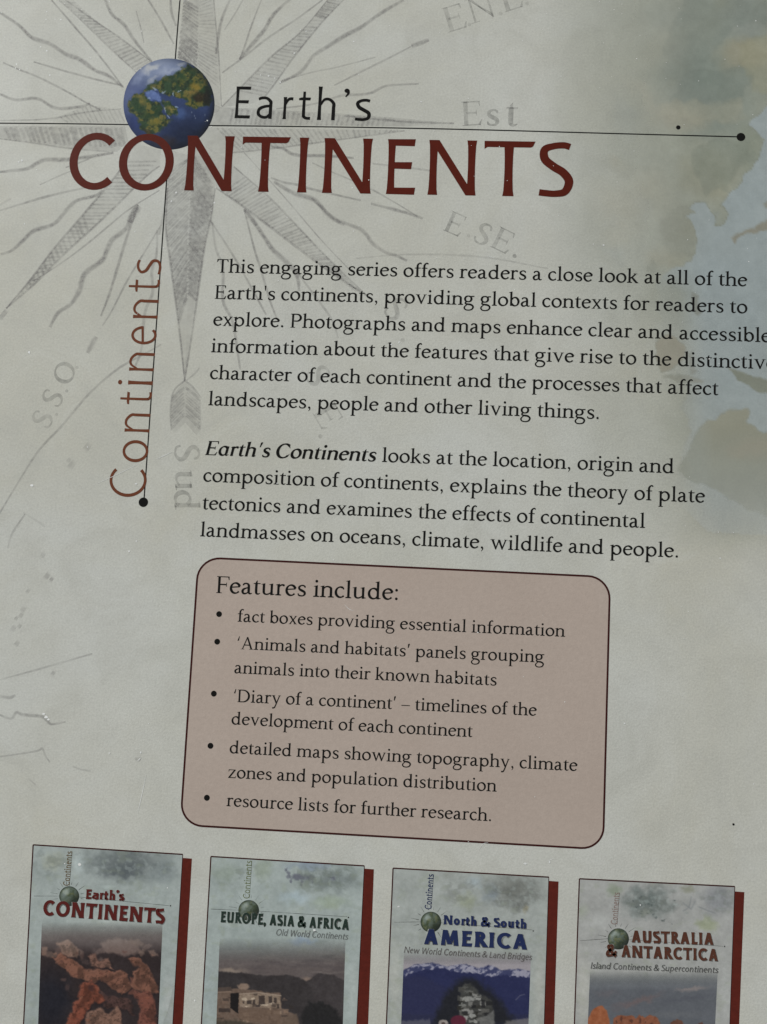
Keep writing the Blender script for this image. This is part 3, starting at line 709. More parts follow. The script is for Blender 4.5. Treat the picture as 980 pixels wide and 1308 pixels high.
R(2.6, (535, 107), (515, 108), (492, 110), (476, 118), (460, 121), (437, 122), (400, 133), (353, 139), op=.6)
# east point
wash([(283, 137), (330, 139), (420, 144), (500, 150), (579, 157.5), (520, 161.5), (400, 160), (262, 160), (270, 132)], .36)
hatch([(290, 138), (400, 144), (500, 150)], [(290, 160), (400, 161), (500, 162)], 31, -.02, 2.55, 0.46)
R(2.4, (440, 148), (490, 153), (530, 156), (580, 157.5), op=.8)
wash([(258, 163), (400, 165), (517, 166.5), (460, 175), (400, 184), (290, 196), (272, 196), (256, 180)], .24)
hatch([(268, 163), (517, 166)], [(290, 196), (400, 184), (500, 169)], 33, .05, 1.95, 0.41)
R(2.0, (288, 196), (340, 191), (400, 183), (460, 175), (517, 167), op=.55)
# west point
wash([(60, 155), (112, 134), (155, 140), (160, 157), (110, 157.5)], .22)
hatch([(72, 150), (112, 134), (155, 140)], [(80, 157), (120, 157), (160, 157)], 14, .05, 1.65, 0.37)
R(1.8, (0, 154), (60, 152), (112, 143), (155, 139), op=.6)
wash([(-4, 161), (160, 161), (164, 180), (150, 194), (110, 191), (82, 189), (51, 184), (-4, 177)], .33)
hatch([(0, 162), (160, 162)], [(0, 178), (51, 184), (160, 190)], 24, .05, 3.60, 0.46)
R(1.8, (-3, 177), (51, 184), (82, 189), (140, 194), op=.5)
# lower left
R(4.0, (-3, 220), (33, 216), (45, 210), (59, 204), (84, 204), (115, 200), (145, 195), op=.9)
R(2.6, (0, 269), (46, 255), (76, 247), (108, 240), op=.7)
R(1.6, (51, 236), (75, 225), (97, 216), op=.5); R(2.6, (0, 262), (8, 257), (14, 254), op=.5)
R(1.8, (84, 214), (104, 207), (122, 199), op=.6)
R(4.0, (1, 325), (15, 320), (28, 309), (43, 295), (69, 286), (87, 266), (99, 256), (122, 250), (131, 243), op=.85)
wash([(160, 186), (176, 184), (206, 192), (204, 212), (184, 228), (132.6, 279.5), (84, 323), (43, 364), (8, 394), (71, 315), (115, 264), (150, 222)], .23)
R(2.4, (166, 198), (150, 222), (115, 264), (71, 315), (40, 356), (8, 394), op=.8); R(2.4, (204, 212), (184, 228), (132, 279), (84, 323), (43, 364), (8, 394), op=.7)
hatch([(163, 200), (150, 222), (115, 264), (71, 315), (30, 370)], [(204, 203), (184, 228), (132, 279), (84, 323), (35, 370)], 33, -.02, 1.95, 0.46)
hatch([(110, 270), (71, 315), (20, 382)], [(122, 288), (84, 323), (25, 380)], 18, .05, 3.00, 0.55)
R(2.0, (204, 243), (163, 269), (117, 307), (80, 335), (43, 359), op=.7)
R(5.0, (176, 261), (168, 275), (161, 292), (143, 307), (136, 322), (130, 333), (110, 348), (104, 360), (102, 370), (91, 388), (74, 400), (64, 418), op=.9)
R(3.0, (177, 262), (163, 300), (150, 343), (140, 375), (129, 404), op=.8)
R(7.0, (178, 263), (171, 273), (165, 284), op=.7)
R(2.0, (206, 287), (186, 320), (163, 358), (143, 397), (131, 416), op=.6); R(5.0, (123, 430), (118, 439), (112, 451), op=.8)
R(3.2, (201, 294), (200, 325), (194, 346), (195, 374), (185, 400), (181, 445), (172, 470), op=.65)
R(3.4, (212, 262), (208, 280), (203, 300), op=.5)
# south point
wash([(214, 190), (246, 200), (241, 307), (239, 410), (236, 484), (229, 420), (217, 330), (211, 288)], .26)
wash([(246, 186), (270, 200), (275, 241), (269, 282), (261, 318), (247, 417), (236, 484), (239, 410), (241, 307)], .38)
hatch([(213, 215), (211, 288), (217, 330), (229, 420)], [(246, 200), (241, 307), (239, 400)], 47, -.07, 2.10, 0.51)
hatch([(246, 190), (241, 307), (240, 380)], [(275, 225), (269, 282), (261, 318), (252, 385)], 36, .05, 3.0, .55)
R(2.4, (214, 240), (212, 290), (217, 330), (229, 420), (236, 486), op=.85); R(2.4, (275, 241), (269, 282), (261, 318), (247, 417), (236, 486), op=.85)
wash([(236, 486), (250, 500), (257, 512), (257, 548), (251, 556), (237, 540), (222, 554), (218, 545), (219, 507)], .30)
hatch([(219, 506), (218, 552)], [(236, 494), (236, 538)], 10, -.1, 2.0, .5); hatch([(256, 506), (256, 552)], [(237, 494), (237, 538)], 11, -.1, 2.0, .5)
R(2.0, (236, 486), (222, 500), (218, 525), (219, 550), op=.7); R(2.0, (236, 486), (246, 494), (257, 508), op=.7)
# south-east point and the flames beside it
wash([(262, 186), (286, 200), (300, 213), (343, 251), (378.6, 287), (419, 330), (467, 377), (450, 371), (378.6, 315), (315, 267), (276.5, 241)], .20)
hatch([(278, 241), (315, 267), (378.6, 315), (455, 372)], [(300, 213), (343, 251), (378.6, 287), (460, 372)], 43, .05, 2.25, 0.51)
R(2.6, (276, 240), (315, 267), (378, 315), (420, 346), (468, 377), op=.75); R(2.2, (299, 213), (343, 251), (378, 287), (419, 330), (468, 377), op=.65)
R(1.5, (312, 195), (361, 249), (409, 305), (447, 345), op=.6)
R(4.6, (312, 267), (327, 287), (337, 302), (348, 318), (366, 335), (376, 345), (381, 358), (382, 372), op=.85); R(6, (313, 268), (320, 277), (328, 288), op=.6)
R(2.6, (312, 267), (325, 318), (333, 343), (345, 384), (355, 410), op=.75)
R(2.6, (269, 282), (294, 320), (315, 356), (340, 402), op=.75); R(3.2, (271, 284), (276, 318), (285, 343), (285, 384), (297, 410), (303, 445), (307, 472), op=.7)
R(2.4, (378, 345), (400, 375), (424, 408), (432, 432), op=.5)
R(3.4, (346, 187), (362, 190), (378, 198), (417, 199), (452, 202), op=.85); R(2.2, (476, 209), (512, 213), (550, 218), op=.6)
R(1.8, (399, 208), (425, 220), (467, 238), (500, 256), (533, 276), op=.65)
R(2.8, (346, 227), (363, 233), (380, 236), (396, 241), (430, 249), (461, 256), op=.7); R(3.2, (474, 260), (501, 267), (520, 272), (540, 279), op=.75)
R(4.6, (350, 232), (363, 240), (376, 247), (399, 254), (409, 262), (417, 272), (428, 281), (440, 287), op=.85)
R(3.8, (398, 253), (412, 266), (427, 279), (446, 287), (461, 293), (470, 302), (476, 311), (492, 322), (505, 326), (520, 333), op=.8)
R(2.0, (455, 330), (522, 325), (614, 328), (700, 343), op=.35)
# arcs of the old chart below
R(2.6, (206, 440), (183, 453), (151, 471), (114, 503), (80, 543), (50, 575), (26, 612), (-3, 660), op=.55)
R(2.2, (32, 657), (16, 681), (10, 700), op=.5); R(2.2, (30, 655), (45, 664), (58, 673), op=.2)
R(2.0, (255, 470), (248, 478), (238, 486), op=.4)
R(2.4, (-3, 869), (45, 856), (80, 846), (118, 835), op=.5)
R(3.2, (-3, 912), (14, 918), (21, 910), (30, 913), (52, 915), (60, 920), (66, 925), (84, 922), op=.7)
R(3.4, (-2, 889), (12, 891), (20, 888), op=.55)
R(2.2, (-3, 967), (25, 963), (48, 959), (54, 956), (58, 965), (64, 974), op=.55)
R(2.2, (93, 979), (104, 983), (116, 985), op=.45); R(2.2, (36, 994), (46, 1003), op=.4)
for x, y, r in ((55, 709, 3.6), (60, 736, 4.2), (66, 740, 3), (36, 755, 3), (30, 778, 4), (27, 786, 3.2), (21, 790, 2.6), (17, 803, 4), (25, 800, 3), (22, 822, 3.6), (68, 860, 3), (6, 400, 4), (112, 571, 5), (92, 594, 5), (88, 588, 3), (174, 938 + 31, 2), (178, 970, 3), (2, 405, 4)):
    R(r * 1.5, (x - r * .6, y - r * .5), (x, y), (x + r * .6, y + r * .4), op=.5, taper=False)
compass = rose.build('compass_rose', MAT['pencil'], book)

def old_letters(name, items):
    """chart lettering: (char, x, y of baseline left, em height px, angle deg, op)"""
    ink = Ink(Z_ROSE + .0035)
    for ch, x, y, em, ang, op in items:
        a = math.radians(ang); ops = serif_glyph(ch, .5)[1]; b = glyph_box(ops)
        def fn(gx, gy):
            u, v = (gx - b[0]) * em / 1000, gy * em / 1000
            return pt(x + u * math.cos(a) - v * math.sin(a) * -1 * -1, y - u * math.sin(a) - v * math.cos(a)) if False else pt(x + u * math.cos(a) - v * math.sin(a), y - (u * math.sin(a) + v * math.cos(a)))
        put(ink, ops, fn, op)
    return ink.build(name, MAT['faint'], compass)
old_letters('chart_lettering', [('E', 573, 42, 47, 17, .8), ('.', 598, 34, 40, 17, .5), ('N', 602, 31, 46, 17, .75), ('.', 638, 20, 40, 17, .5), ('E', 645, 16, 46, 17, .7), ('.', 672, 7, 40, 17, .5)])
old_letters('chart_lettering', [('E', 591, 161, 45, 3, .95), ('s', 622, 160.5, 45, 0, .9), ('t', 646, 161, 52, -2, .85)])
old_letters('chart_lettering', [('E', 566, 294, 40, -24, .9), ('.', 596, 302, 34, -24, .5), ('S', 603, 307, 40, -28, .9), ('E', 626, 315, 42, -26, .95), ('.', 654, 328, 44, -26, .95)])
old_letters('chart_lettering', [('S', 488, 398, 44, -46, .75), ('.', 511, 434, 44, -46, .7)])
old_letters('chart_lettering', [('S', 388, 478, 44, -62, .6), ('.', 384, 474, 40, -62, .4), ('E', 399, 528, 46, -60, .65), ('.', 406, 556, 46, -62, .65)])
old_letters('chart_lettering', [('S', 223, 568, 46, -90, .8), ('u', 224, 600, 46, -90, .75), ('d', 223, 626, 46, -90, .8)])
old_letters('chart_lettering', [('S', 62, 549, 38, 62, .8), ('.', 73, 532, 34, 62, .7), ('S', 75, 522, 38, 62, .7), ('.', 86, 502, 34, 62, .7), ('O', 87, 494, 36, 62, .85), ('.', 99, 472, 34, 62, .7)])

# ------------------------------------------------------------------ rules with end dots
def rule(name, pts, w, z, dotc=None, dotr=0, parent=book, mat='black'):
    ink = Ink(z); P = catmull([(x, y, w) for x, y in pts], n=10); l, r = sides(P)
    ink.strip(M(l[:, 0], l[:, 1]), M(r[:, 0], r[:, 1])); o = ink.build(name, MAT[mat], parent)
    if dotc:
        d = Ink(z + .0035); d.disc(pt(*dotc), dotr * MM_PX, 32); d.build('end_dot', MAT[mat], o)
    return o
rule('horizontal_rule', [(-30, 157.2), (80, 158), (215, 159.8), (380, 161.6), (490, 163.2), (620, 166), (800, 171), (944, 174.8)], 1.45, Z_RULE, (946.5, 175), 5.6)
rule('vertical_rule', [(232.8, -30), (230, 0), (224, 76), (208, 300), (196, 470), (184, 640)], 1.5, Z_RULE, (183.3, 641.5), 6.2)
d = Ink(Z_RULE); d.disc(pt(866.5, 162.8), 2.9 * MM_PX, 20); d.build('ink_speck', MAT['black'], book)
d = Ink(Z_RULE); d.disc(pt(937, 1053), 1.4 * MM_PX, 12); d.build('ink_speck', MAT['black'], book)

# ------------------------------------------------------------------ globe emblem
def globe(name, cx, cy, r, z, parent, fine=True, tint=None):
    n = int(r * 1.6) if fine else int(r * 2)
    rr, aa = np.meshgrid(np.linspace(0.001, 1, max(n, 14)), np.linspace(0, 2 * math.pi, max(3 * n, 48)))
    px, py = cx + rr * np.cos(aa) * r, cy + rr * np.sin(aa) * r
    def paint(c):
        X, Y = (c.X - cx) / r, (c.Y - cy) / r
        c.X, c.Y = X * 100, Y * 100
        c.C[:] = (42, 56, 92)
        c.blob(-90, -30, 60, 90, (90, 100, 136), .8, .9, 10, 30, 3)
        c.blob(-20, -85, 95, 58, (126, 136, 160), .95, .8, 14, 24, 2, -12)
        c.blob(60, 80, 130, 90, (18, 27, 48), .95, .9, 8, 30, 5)
        c.blob(22, 22, 26, 22, (62, 84, 128), .7, .9, 8, 14, 6); c.blob(-75, 45, 24, 40, (34, 48, 96), .6, .9, 8, 14, 4)
        c.blob(-42, -78, 34, 12, (176, 178, 180), .85, .8, 8, 9, 14, -22); c.blob(2, -72, 40, 12, (150, 158, 176), .7, .9, 8, 9, 15, -12); c.blob(28, -88, 16, 6, (168, 172, 178), .7, .8, 5, 8, 16)
        c.blob(-38, -52, 26, 9, (158, 162, 168), .6, .9, 9, 8, 17, -30); c.blob(-66, -60, 30, 12, (128, 138, 166), .6, .9, 8, 9, 18, -50)
        G, O = (38, 58, 38), (112, 98, 46)
        E = [(-51, -39), (-40, -47), (-22, -50), (-14, -60), (7, -64), (21, -69), (33, -81), (41, -89), (59, -81), (75, -65), (88, -47), (96, -21), (90, 2), (69, 5), (54, 10), (41, 5), (38, -10), (25, -13), (7, -16), (-4, -21), (-20, -24), (-25, -34), (-41, -29), (-54, -29)]
        A = [(-88, -8), (-77, -18), (-56, -24), (-43, -8), (-20, -3), (-14, 16), (-4, 34), (5, 33), (1, 42), (-14, 52), (-17, 60), (-43, 70), (-64, 55), (-67, 31), (-82, 18), (-92, 5)]
        ar = [(-16, -6), (1, -4), (17, 14), (18, 22), (4, 28), (-4, 22)]
        L_ = np.zeros(X.shape)
        for P_, sd in ((E, 7), (A, 8), (ar, 9)): L_ = np.maximum(L_, c.poly_mask(P_, 3, 7, 9, sd))
        c.lay(L_, G, 12, 10, 10)
        f1 = np.clip((vnoise(c.X, c.Y, 9, 71, 5) - .48) * 6, 0, 1)
        c.lay(L_ * f1 * .75, (110, 98, 46), 14, 8, 72)
        f2 = np.clip((vnoise(c.X, c.Y, 7, 73, 4) - .54) * 9, 0, 1)
        c.lay(L_ * f2 * .8, (26, 40, 28))
        for x, y, a_, b_, col, op in ((59, -39, 20, 14, (122, 104, 44), .8), (54, -26, 18, 8, (116, 96, 50), .7), (66, -14, 24, 15, (38, 30, 20), .9), (84, -14, 14, 34, (26, 24, 22), .8), (4, -56, 22, 13, (34, 54, 38), .8), (30, -58, 16, 13, (36, 58, 36), .8), (56, -74, 14, 9, (70, 76, 40), .6), (-34, -40, 16, 7, (104, 98, 58), .6),
                                      (-58, -6, 14, 16, (112, 102, 52), .6), (-70, 8, 10, 14, (34, 58, 36), .7), (-34, 38, 18, 14, (112, 102, 44), .7), (-50, 24, 14, 12, (44, 62, 36), .7), (-24, 14, 9, 12, (38, 60, 38), .7), (-48, 62, 20, 8, (52, 44, 30), .7), (2, 10, 9, 12, (128, 112, 62), .7), (26, -6, 14, 7, (124, 106, 50), .9), (-62, -18, 12, 6, (120, 110, 70), .5)):
            c.lay(c.blob_mask(x, y, a_, b_, .8, 7, 9, int(x * 3 + y + 300)) * L_ * op, col, 8, 6, 77)
        c.poly([(-51, -27), (-38, -31), (-25, -24), (-15, -9), (-20, -4), (-33, -8), (-46, -13)], (84, 102, 148), 3, .95, 5, 8, 81, 14, 8)
        for x, y, a_, b_, g in ((-43, -13, 5, 3, 30), (-12, -26, 7, 4, -20), (10, -22, 3, 7, 10), (21, -27, 2.5, 4, 10), (-30, -33, 10, 2.5, 30), (16, 7, 6, 2.5, 30), (-2, 27, 2.5, 7, -30), (-10, 12, 2, 9, -25)):
            c.blob(x, y, a_, b_, (136, 150, 170), .75, .8, 4, 6, int(y + 150), g)
        for x, y in ((56, 26), (79, 24), (86, 36), (58, 31), (50, 18)): c.blob(x, y, 2.0, 3.2, (120, 130, 146), .55, .8)
        c.blob(-10, 84, 46, 20, (40, 32, 34), .7, .9, 6, 10, 97)
        rim = np.clip((np.hypot(X, Y) - .80) / .20, 0, 1) ** 1.5 * np.clip(.5 + .5 * (X * .9 + Y * .5), 0.1, 1)
        c.lay(rim * .85, (14, 18, 26))
        c.mottle(7, 9, 60)
        if tint is not None: c.lay(np.full(X.shape, tint[3]), tint[:3])
    def paint_small(c):
        X, Y = (c.X - cx) / r, (c.Y - cy) / r
        c.X, c.Y = X * 100, Y * 100
        c.C[:] = (84, 94, 84)
        c.lay(np.clip((vnoise(c.X, c.Y, 36, int(cx)) - .45) * 6, 0, 1) * .8, (56, 66, 46)); c.lay(np.clip((vnoise(c.X, c.Y, 24, int(cx) + 5) - .56) * 8, 0, 1) * .6, (104, 106, 74))
        c.blob(-36, -44, 62, 46, (150, 160, 156), .8, .9, 14, 30, int(cx) + 2, -35); c.blob(-60, -10, 30, 50, (120, 130, 130), .5, .9)
        sh = np.clip((X * .75 + Y * .75 - .05) / .9, 0, 1); c.lay(sh * .85, (24, 29, 26))
        rim = np.clip((np.hypot(X, Y) - .8) / .2, 0, 1) ** 1.5; c.lay(rim * .6, (34, 40, 38)); c.mottle(8, 9, 60)
    o = picture(name, px, py, z, paint if fine else paint_small, parent)
    return o
globe('globe_emblem', 216.0, 133.0, 58.2, Z_GLOBE, book)

# ------------------------------------------------------------------ titles
def title(name, letters, base, cap, w, mat, z=Z_TEXT, parent=book, glyph=None):
    ink = Ink(z); boxed(ink, glyph or (lambda c: sans_glyph(c, w)), letters, base, cap)
    return ink.build(name, MAT[mat], parent)
title('title_lettering', [('E', 299.6, 319.2), ('a', 327.4, 347), ('r', 360.8, 373.4), ('t', 380.6, 396), ('h', 404.8, 427.6), ('\u2019', 438, 445), ('s', 453.2, 473.4)],
      lambda x: 150.8 + (x - 300) * .0225, 40.5, 78, 'black')
title('title_lettering', [('C', 86.3, 143), ('O', 149.6, 219.8), ('N', 235.3, 296), ('T', 306.5, 368), ('I', 379.5, 391.5), ('N', 411.3, 473.5), ('E', 493, 530), ('N', 546, 607.5), ('T', 617, 682.5), ('S', 688, 732)],
      lambda x: 240.6 + (x - 90) * .0178, 70.5, 102, 'red')
# series name running up the vertical rule
ink = Ink(Z_TEXT)
for ch, ya, yb in (('C', 635.6, 599.5), ('o', 591, 562.8), ('n', 552.6, 528.6), ('t', 517.2, 501), ('i', 492.5, 486.6), ('n', 474.6, 451), ('e', 440.4, 417), ('n', 407.4, 383), ('t', 373.4, 357.4), ('s', 350.8, 331.4)):
    ops = sans_glyph(ch, 62)[1]; b = glyph_box(ops)
    bx0 = lambda y: 184 + (640 - y) * .0722 + (.6 if ch != 'C' else .8)
    if ch in 'ni': b = (b[0], b[1], 0, 0)
    Q0, Q1 = M(bx0(ya), ya), M(bx0(yb), yb); dd = Q1 - Q0; ex = dd / np.linalg.norm(dd); ey = np.array([-ex[1], ex[0]])
    s = np.linalg.norm(dd) / (b[1] - b[0]); sy = 47.0 * MM_PX / 700
    put(ink, ops, lambda gx_, gy_: Q0 + ex * (gx_ - b[0]) * s + ey * (gy_ + 2) * sy)
ink.build('series_lettering', MAT['brown'], book)

# ------------------------------------------------------------------ the two paragraphs
SG = lambda c: serif_glyph(c)
BODY = 0.0
p1 = [('This engaging series offers readers a close look at all of the', (276.6, 348.1), (954.7, 365.9)),
      ("Earth's continents, providing global contexts for readers to", (274.4, 381.7), (954.7, 400.4)),
      ('explore. Photographs and maps enhance clear and accessible', (272.2, 415.9), (985.0, 437.4)),
      ('information about the features that give rise to the distinctive', (269.6, 449.9), (991.5, 471.9)),
      ('character of each continent and the processes that affect', (268.0, 484.2), (917.7, 504.9)),
      ('landscapes, people and other living things.', (266.0, 517.6), (764.8, 535.4))]
p2 = [('composition of continents, explains the theory of plate', (259.4, 615.1), (900.7, 642.3)),
      ('tectonics and examines the effects of continental', (258.3, 650.6), (824.0, 674.4)),
      ('landmasses on oceans, climate, wildlife and people.', (255.7, 685.0), (866.0, 712.3))]
HS = 0.00545
def para(name, lines, extra=None):
    ink = Ink(Z_TEXT)
    for tx, a, b in lines: line(ink, SG, tx, a, b)
    return ink.build(name, MAT['black'], book)
para('text_paragraph', p1)
par = para('text_paragraph', [('looks at the location, origin and', (488.0, 590.0), (861.0, 604.6))] + p2)
ink = Ink(Z_TEXT)
line(ink, lambda c: serif_glyph(c, 1, True), 'Earth\u2019s Continents', (261.8, 581.1), (479.2, 589.6), shear=.20)
ink.build('bold_italic_lettering', MAT['black'], par)

# ------------------------------------------------------------------ pink panel with the list of features
def rounded(corners, rad, n=9):
    """TL TR BR BL corners in px -> outline"""
    out = []; K = len(corners)
    for i in range(K):
        p = np.array(corners[i], float); a = np.array(corners[i - 1], float) - p; b = np.array(corners[(i + 1) % K], float) - p
        a /= np.linalg.norm(a); b /= np.linalg.norm(b)
        for k in range(n + 1):
            t = k / n * math.pi / 2
            c = p + (a + b) * rad
            out.append(c - a * rad * math.sin(t) - b * rad * math.cos(t) if False else c - b * rad * math.cos(t) - a * rad * math.sin(t))
    return np.array(out)
bc = [(253.8, 712.0), (779.4, 737.2), (770.4, 1084.8), (230.6, 1053.6)]
O1 = rounded(bc, 28); cen = O1.mean(0)
ink = Ink(Z_PANEL); ink.poly([pt(*p) for p in O1]); panel = ink.build('features_panel', MAT['panel'], book)
P3 = np.concatenate([O1, np.full((len(O1), 1), 2.5)], 1); l, r = sides(P3, True)
ink = Ink(Z_PANEL + .0035); ink.strip(M(l[:, 0], l[:, 1]), M(r[:, 0], r[:, 1]), True); ink.build('panel_border', MAT['border'], panel)
ink = Ink(Z_TEXT); line(ink, SG, 'Features include:', (276.2, 757.4), (508.0, 766.6)); ink.build('heading_lettering', MAT['black'], panel)
items = [[('fact boxes providing essential information', (303.4, 794.0), (721.9, 813.4))],
         [('\u2018Animals and habitats\u2019 panels grouping', (302.9, 829.0), (695.2, 846.4)), ('animals into their known habitats', (299.3, 859.8), (634.3, 875.8))],
         [('\u2018Diary of a continent\u2019 \u2013 timelines of the', (298.3, 896.4), (685.8, 914.4)), ('development of each continent', (295.6, 925.2), (603.5, 941.6))],
         [('detailed maps showing topography, climate', (293.2, 962.0), (737.8, 985.0)), ('zones and population distribution', (291.4, 993.5), (634.5, 1011.2))],
         [('resource lists for further research.', (289.2, 1029.6), (627.2, 1049.0))]]
for it, bp in zip(items, [(280.0, 784.4), (277.6, 819.6), (273.3, 886.0), (269.0, 952.6), (264.4, 1019.0)]):
    ink = Ink(Z_TEXT)
    for tx, a, b in it: line(ink, SG, tx, a, b)
    ink.disc(pt(*bp), 3.7 * MM_PX, 20)
    ink.build('list_item', MAT['black'], panel)

# ------------------------------------------------------------------ the four small book covers along the foot
def ext(a, b, y):
    """point on the line a-b carried down to the height y"""
    t = (y - a[1]) / (b[1] - a[1]); return (a[0] + (b[0] - a[0]) * t, y)

def small_cover(zoom, TL, TR, BRc, BLc, RT, RB, paint_bg, photo, paint_photo, label):
    zx, zy, zs = zoom
    u = lambda p: (zx + p[0] / zs, zy + p[1] / zs)
    TL, TR, BRc, BLc, RT, RB = map(u, (TL, TR, BRc, BLc, RT, RB))
    BL, BR, RBt = ext(TL, BLc, 1388), ext(TR, BRc, 1400), ext(RT, RB, 1402)
    px, py = quad_grid((TL, TR, BR, BL), 176, 264)
    base = picture('printed_book_cover', px, py, Z_PANEL, paint_bg, book, label=label, zoom=zoom)
    # brick red side band
    top = (TR[0] - 1, RT[1] - 1.0)
    ink = Ink(Z_PANEL - .0035); ink.poly([pt(*p) for p in (top, RT, RBt, (BR[0] - 1, BR[1] + 3))]); ink.build('side_band', MAT['band'], base)
    # thin dark frame line
    ink = Ink(Z_PANEL + .0065)
    for a, b, w in ((BL, TL, 1.6), (TL, TR, 1.7), (TR, BR, .9)):
        P = np.array([(a[0], a[1], w), (b[0], b[1], w)], float); l, r = sides(P); ink.strip(M(l[:, 0], l[:, 1]), M(r[:, 0], r[:, 1]))
    ink.build('frame_line', MAT['border'], base)
    A, B, C, Dd = [u(p) for p in photo]
    Cx, Dx = ext(B, C, 1384), ext(A, Dd, 1376)
    px, py = quad_grid((A, B, Cx, Dx), 170, 250)
    picture('cover_photo', px, py, Z_PANEL + .0035, paint_photo, base, zoom=zoom)
    return base, u

def small_line(name, base, u, zs, runs, w, mat, z=Z_TEXT, shear=0.0, halo=None, cap=None):
    ink = Ink(z)
    for tx, a, b, c in runs:
        A, B = u(a), u(b)
        line(ink, lambda ch: sans_glyph(ch, w), tx, A, B, hscale=c / zs * MM_PX / 700 * VS(*A), shear=shear, use_bow=False)
    if halo:
        for nm, dw, off, mt, zz in (('lettering_shadow', 34, (2.6, 3.2), 't_shade', z - .0016), ('lettering_glow', 62, (-.5, -.6), 't_glow', z - .0032)):
            k2 = Ink(zz)
            for tx, a, b, c in runs:
                A, B = u((a[0] + off[0] - dw * .02, a[1] + off[1])), u((b[0] + off[0] + dw * .02, b[1] + off[1]))
                line(k2, lambda ch: sans_glyph(ch, w + dw), tx, A, B, hscale=c / zs * MM_PX / 700 * VS(*A), shear=shear, use_bow=False, alpha=halo)
            k2.build(nm, MAT[mt], base)
    return ink.build(name, MAT[mat], base)

def cover_set(base, u, zs, g, rulep, dotp, vtext, col):
    gx_, gy_, gr = g
    c = u((gx_, gy_))
    globe('globe_emblem', c[0], c[1], gr / zs, Z_GLOBE, base, fine=False)
    # burst of fine rays round the globe
    ink = Ink(Z_RULE)
    for k in range(16):
        a = math.radians(k * 22.5 + 11); r0, r1_ = gr * 1.18, gr * (1.5 + .45 * ((k * 7) % 3) / 2)
        if 60 < (k * 22.5 + 11) % 360 < 130: continue
        P = np.array([(*u((gx_ + r0 * math.cos(a), gy_ + r0 * math.sin(a))), .8), (*u((gx_ + r1_ * math.cos(a), gy_ + r1_ * math.sin(a))), .35)])
        l, r = sides(P); ink.strip(M(l[:, 0], l[:, 1]), M(r[:, 0], r[:, 1]), alpha=[.8, .5])
    for a, b in ((rulep[0], (gx_ - gr, gy_ - 1)), ((gx_ + gr, gy_ + 4), rulep[1]), (vtext[0], vtext[1])):
        P = np.array([(*u(a), .55), (*u(b), .5)]); l, r = sides(P); ink.strip(M(l[:, 0], l[:, 1]), M(r[:, 0], r[:, 1]), alpha=[.8, .8])
    ink.disc(pt(*u(dotp)), .95 * MM_PX, 12)
    ink.build('rule_lines', MAT['pencil_dark'], base)
    ink = Ink(Z_TEXT); A, B = u(vtext[0]), u(vtext[1])
    line(ink, lambda ch: sans_glyph(ch, vtext[3]), 'Continents', A, B, hscale=vtext[2] / zs * MM_PX / 700, use_bow=False)
    ink.build('series_lettering', MAT[col], base)

MAT['t_shade'] = pencil_mat('title_shadow_ink', D(60, 58, 56), 0.9); MAT['t_glow'] = pencil_mat('title_glow_ink', D(186, 190, 186), 0.55)
MAT['pencil_dark'] = pencil_mat('fine_line_ink', D(48, 48, 46), 1.0)
MAT['t_red'] = ink_mat('wine_red_ink', D(80, 29, 26)); MAT['t_green'] = ink_mat('dark_green_ink', D(34, 48, 42))
MAT['t_navy'] = ink_mat('navy_ink', D(30, 40, 76)); MAT['t_rust'] = ink_mat('rust_brown_ink', D(78, 46, 35))
MAT['t_grey'] = ink_mat('mid_grey_ink', D(92, 96, 96)); MAT['t_dark'] = ink_mat('charcoal_ink', D(66, 66, 66))
MAT['t_ochre'] = ink_mat('ochre_ink', D(92, 78, 56)); MAT['t_lime'] = ink_mat('olive_ink', D(96, 104, 74))
MAT['t_pale'] = ink_mat('pale_brown_ink', D(122, 104, 98)); MAT['t_lilac'] = ink_mat('lilac_grey_ink', D(86, 82, 82))

# --- first cover: red rock
Z1 = (20, 1060, 4.083)
def bg1(c):
    c.C[:] = (147, 155, 153); c.mottle(10, 120, 1)
    c.blob(580, 165, 300, 130, (98, 104, 105), .9, .9, 50, 60, 2); c.blob(560, 215, 150, 55, (78, 84, 88), .75, .8, 40, 36, 3)
    c.blob(760, 220, 110, 80, (112, 120, 122), .6, .9, 40, 50, 4); c.blob(200, 160, 90, 70, (150, 152, 134), .6, .9, 30, 40, 5)
    c.blob(480, 300, 60, 20, (164, 174, 172), .7, .9, 20, 30, 6); c.blob(330, 180, 50, 70, (168, 178, 178), .7, .9, 20, 30, 7)
    c.blob(520, 470, 300, 70, (158, 164, 160), .7, .9, 40, 50, 8); c.blob(800, 900, 60, 200, (164, 168, 166), .8, .9, 20, 40, 9)
    for i in range(9): c.stroke([(770 + i * 6, 1010), (800 + i * 3, 930 - i * 14)], 5, (128, 132, 130), .3, 5)
    for i, (x, y) in enumerate(((320, 125), (560, 165), (660, 150), (430, 235), (600, 250), (540, 280), (690, 200))): c.blob(x, y, 26, 9, (128, 134, 134), .6, .9, 14, 14, 20 + i, -20)
    c.mottle(9, 34, 17); c.mottle(8, 15, 11)
    lm_ = np.maximum(c.blob_mask(580, 180, 320, 120, .7, 40, 40, 91), .6 * c.blob_mask(180, 170, 150, 110, .7, 40, 40, 96))
    t1_ = vnoise(c.X, c.Y * 1.5, 46, 71, 5); t2_ = vnoise(c.X, c.Y, 20, 81, 4)
    c.lay(lm_ * np.clip((t1_ - .47) * 7, 0, 1) * .55, (92, 99, 100)); c.lay(lm_ * np.clip((t2_ - .56) * 8, 0, 1) * .35, (152, 162, 160)); c.lay(np.clip((t1_ - .6) * 6, 0, 1) * .22, (132, 140, 120))
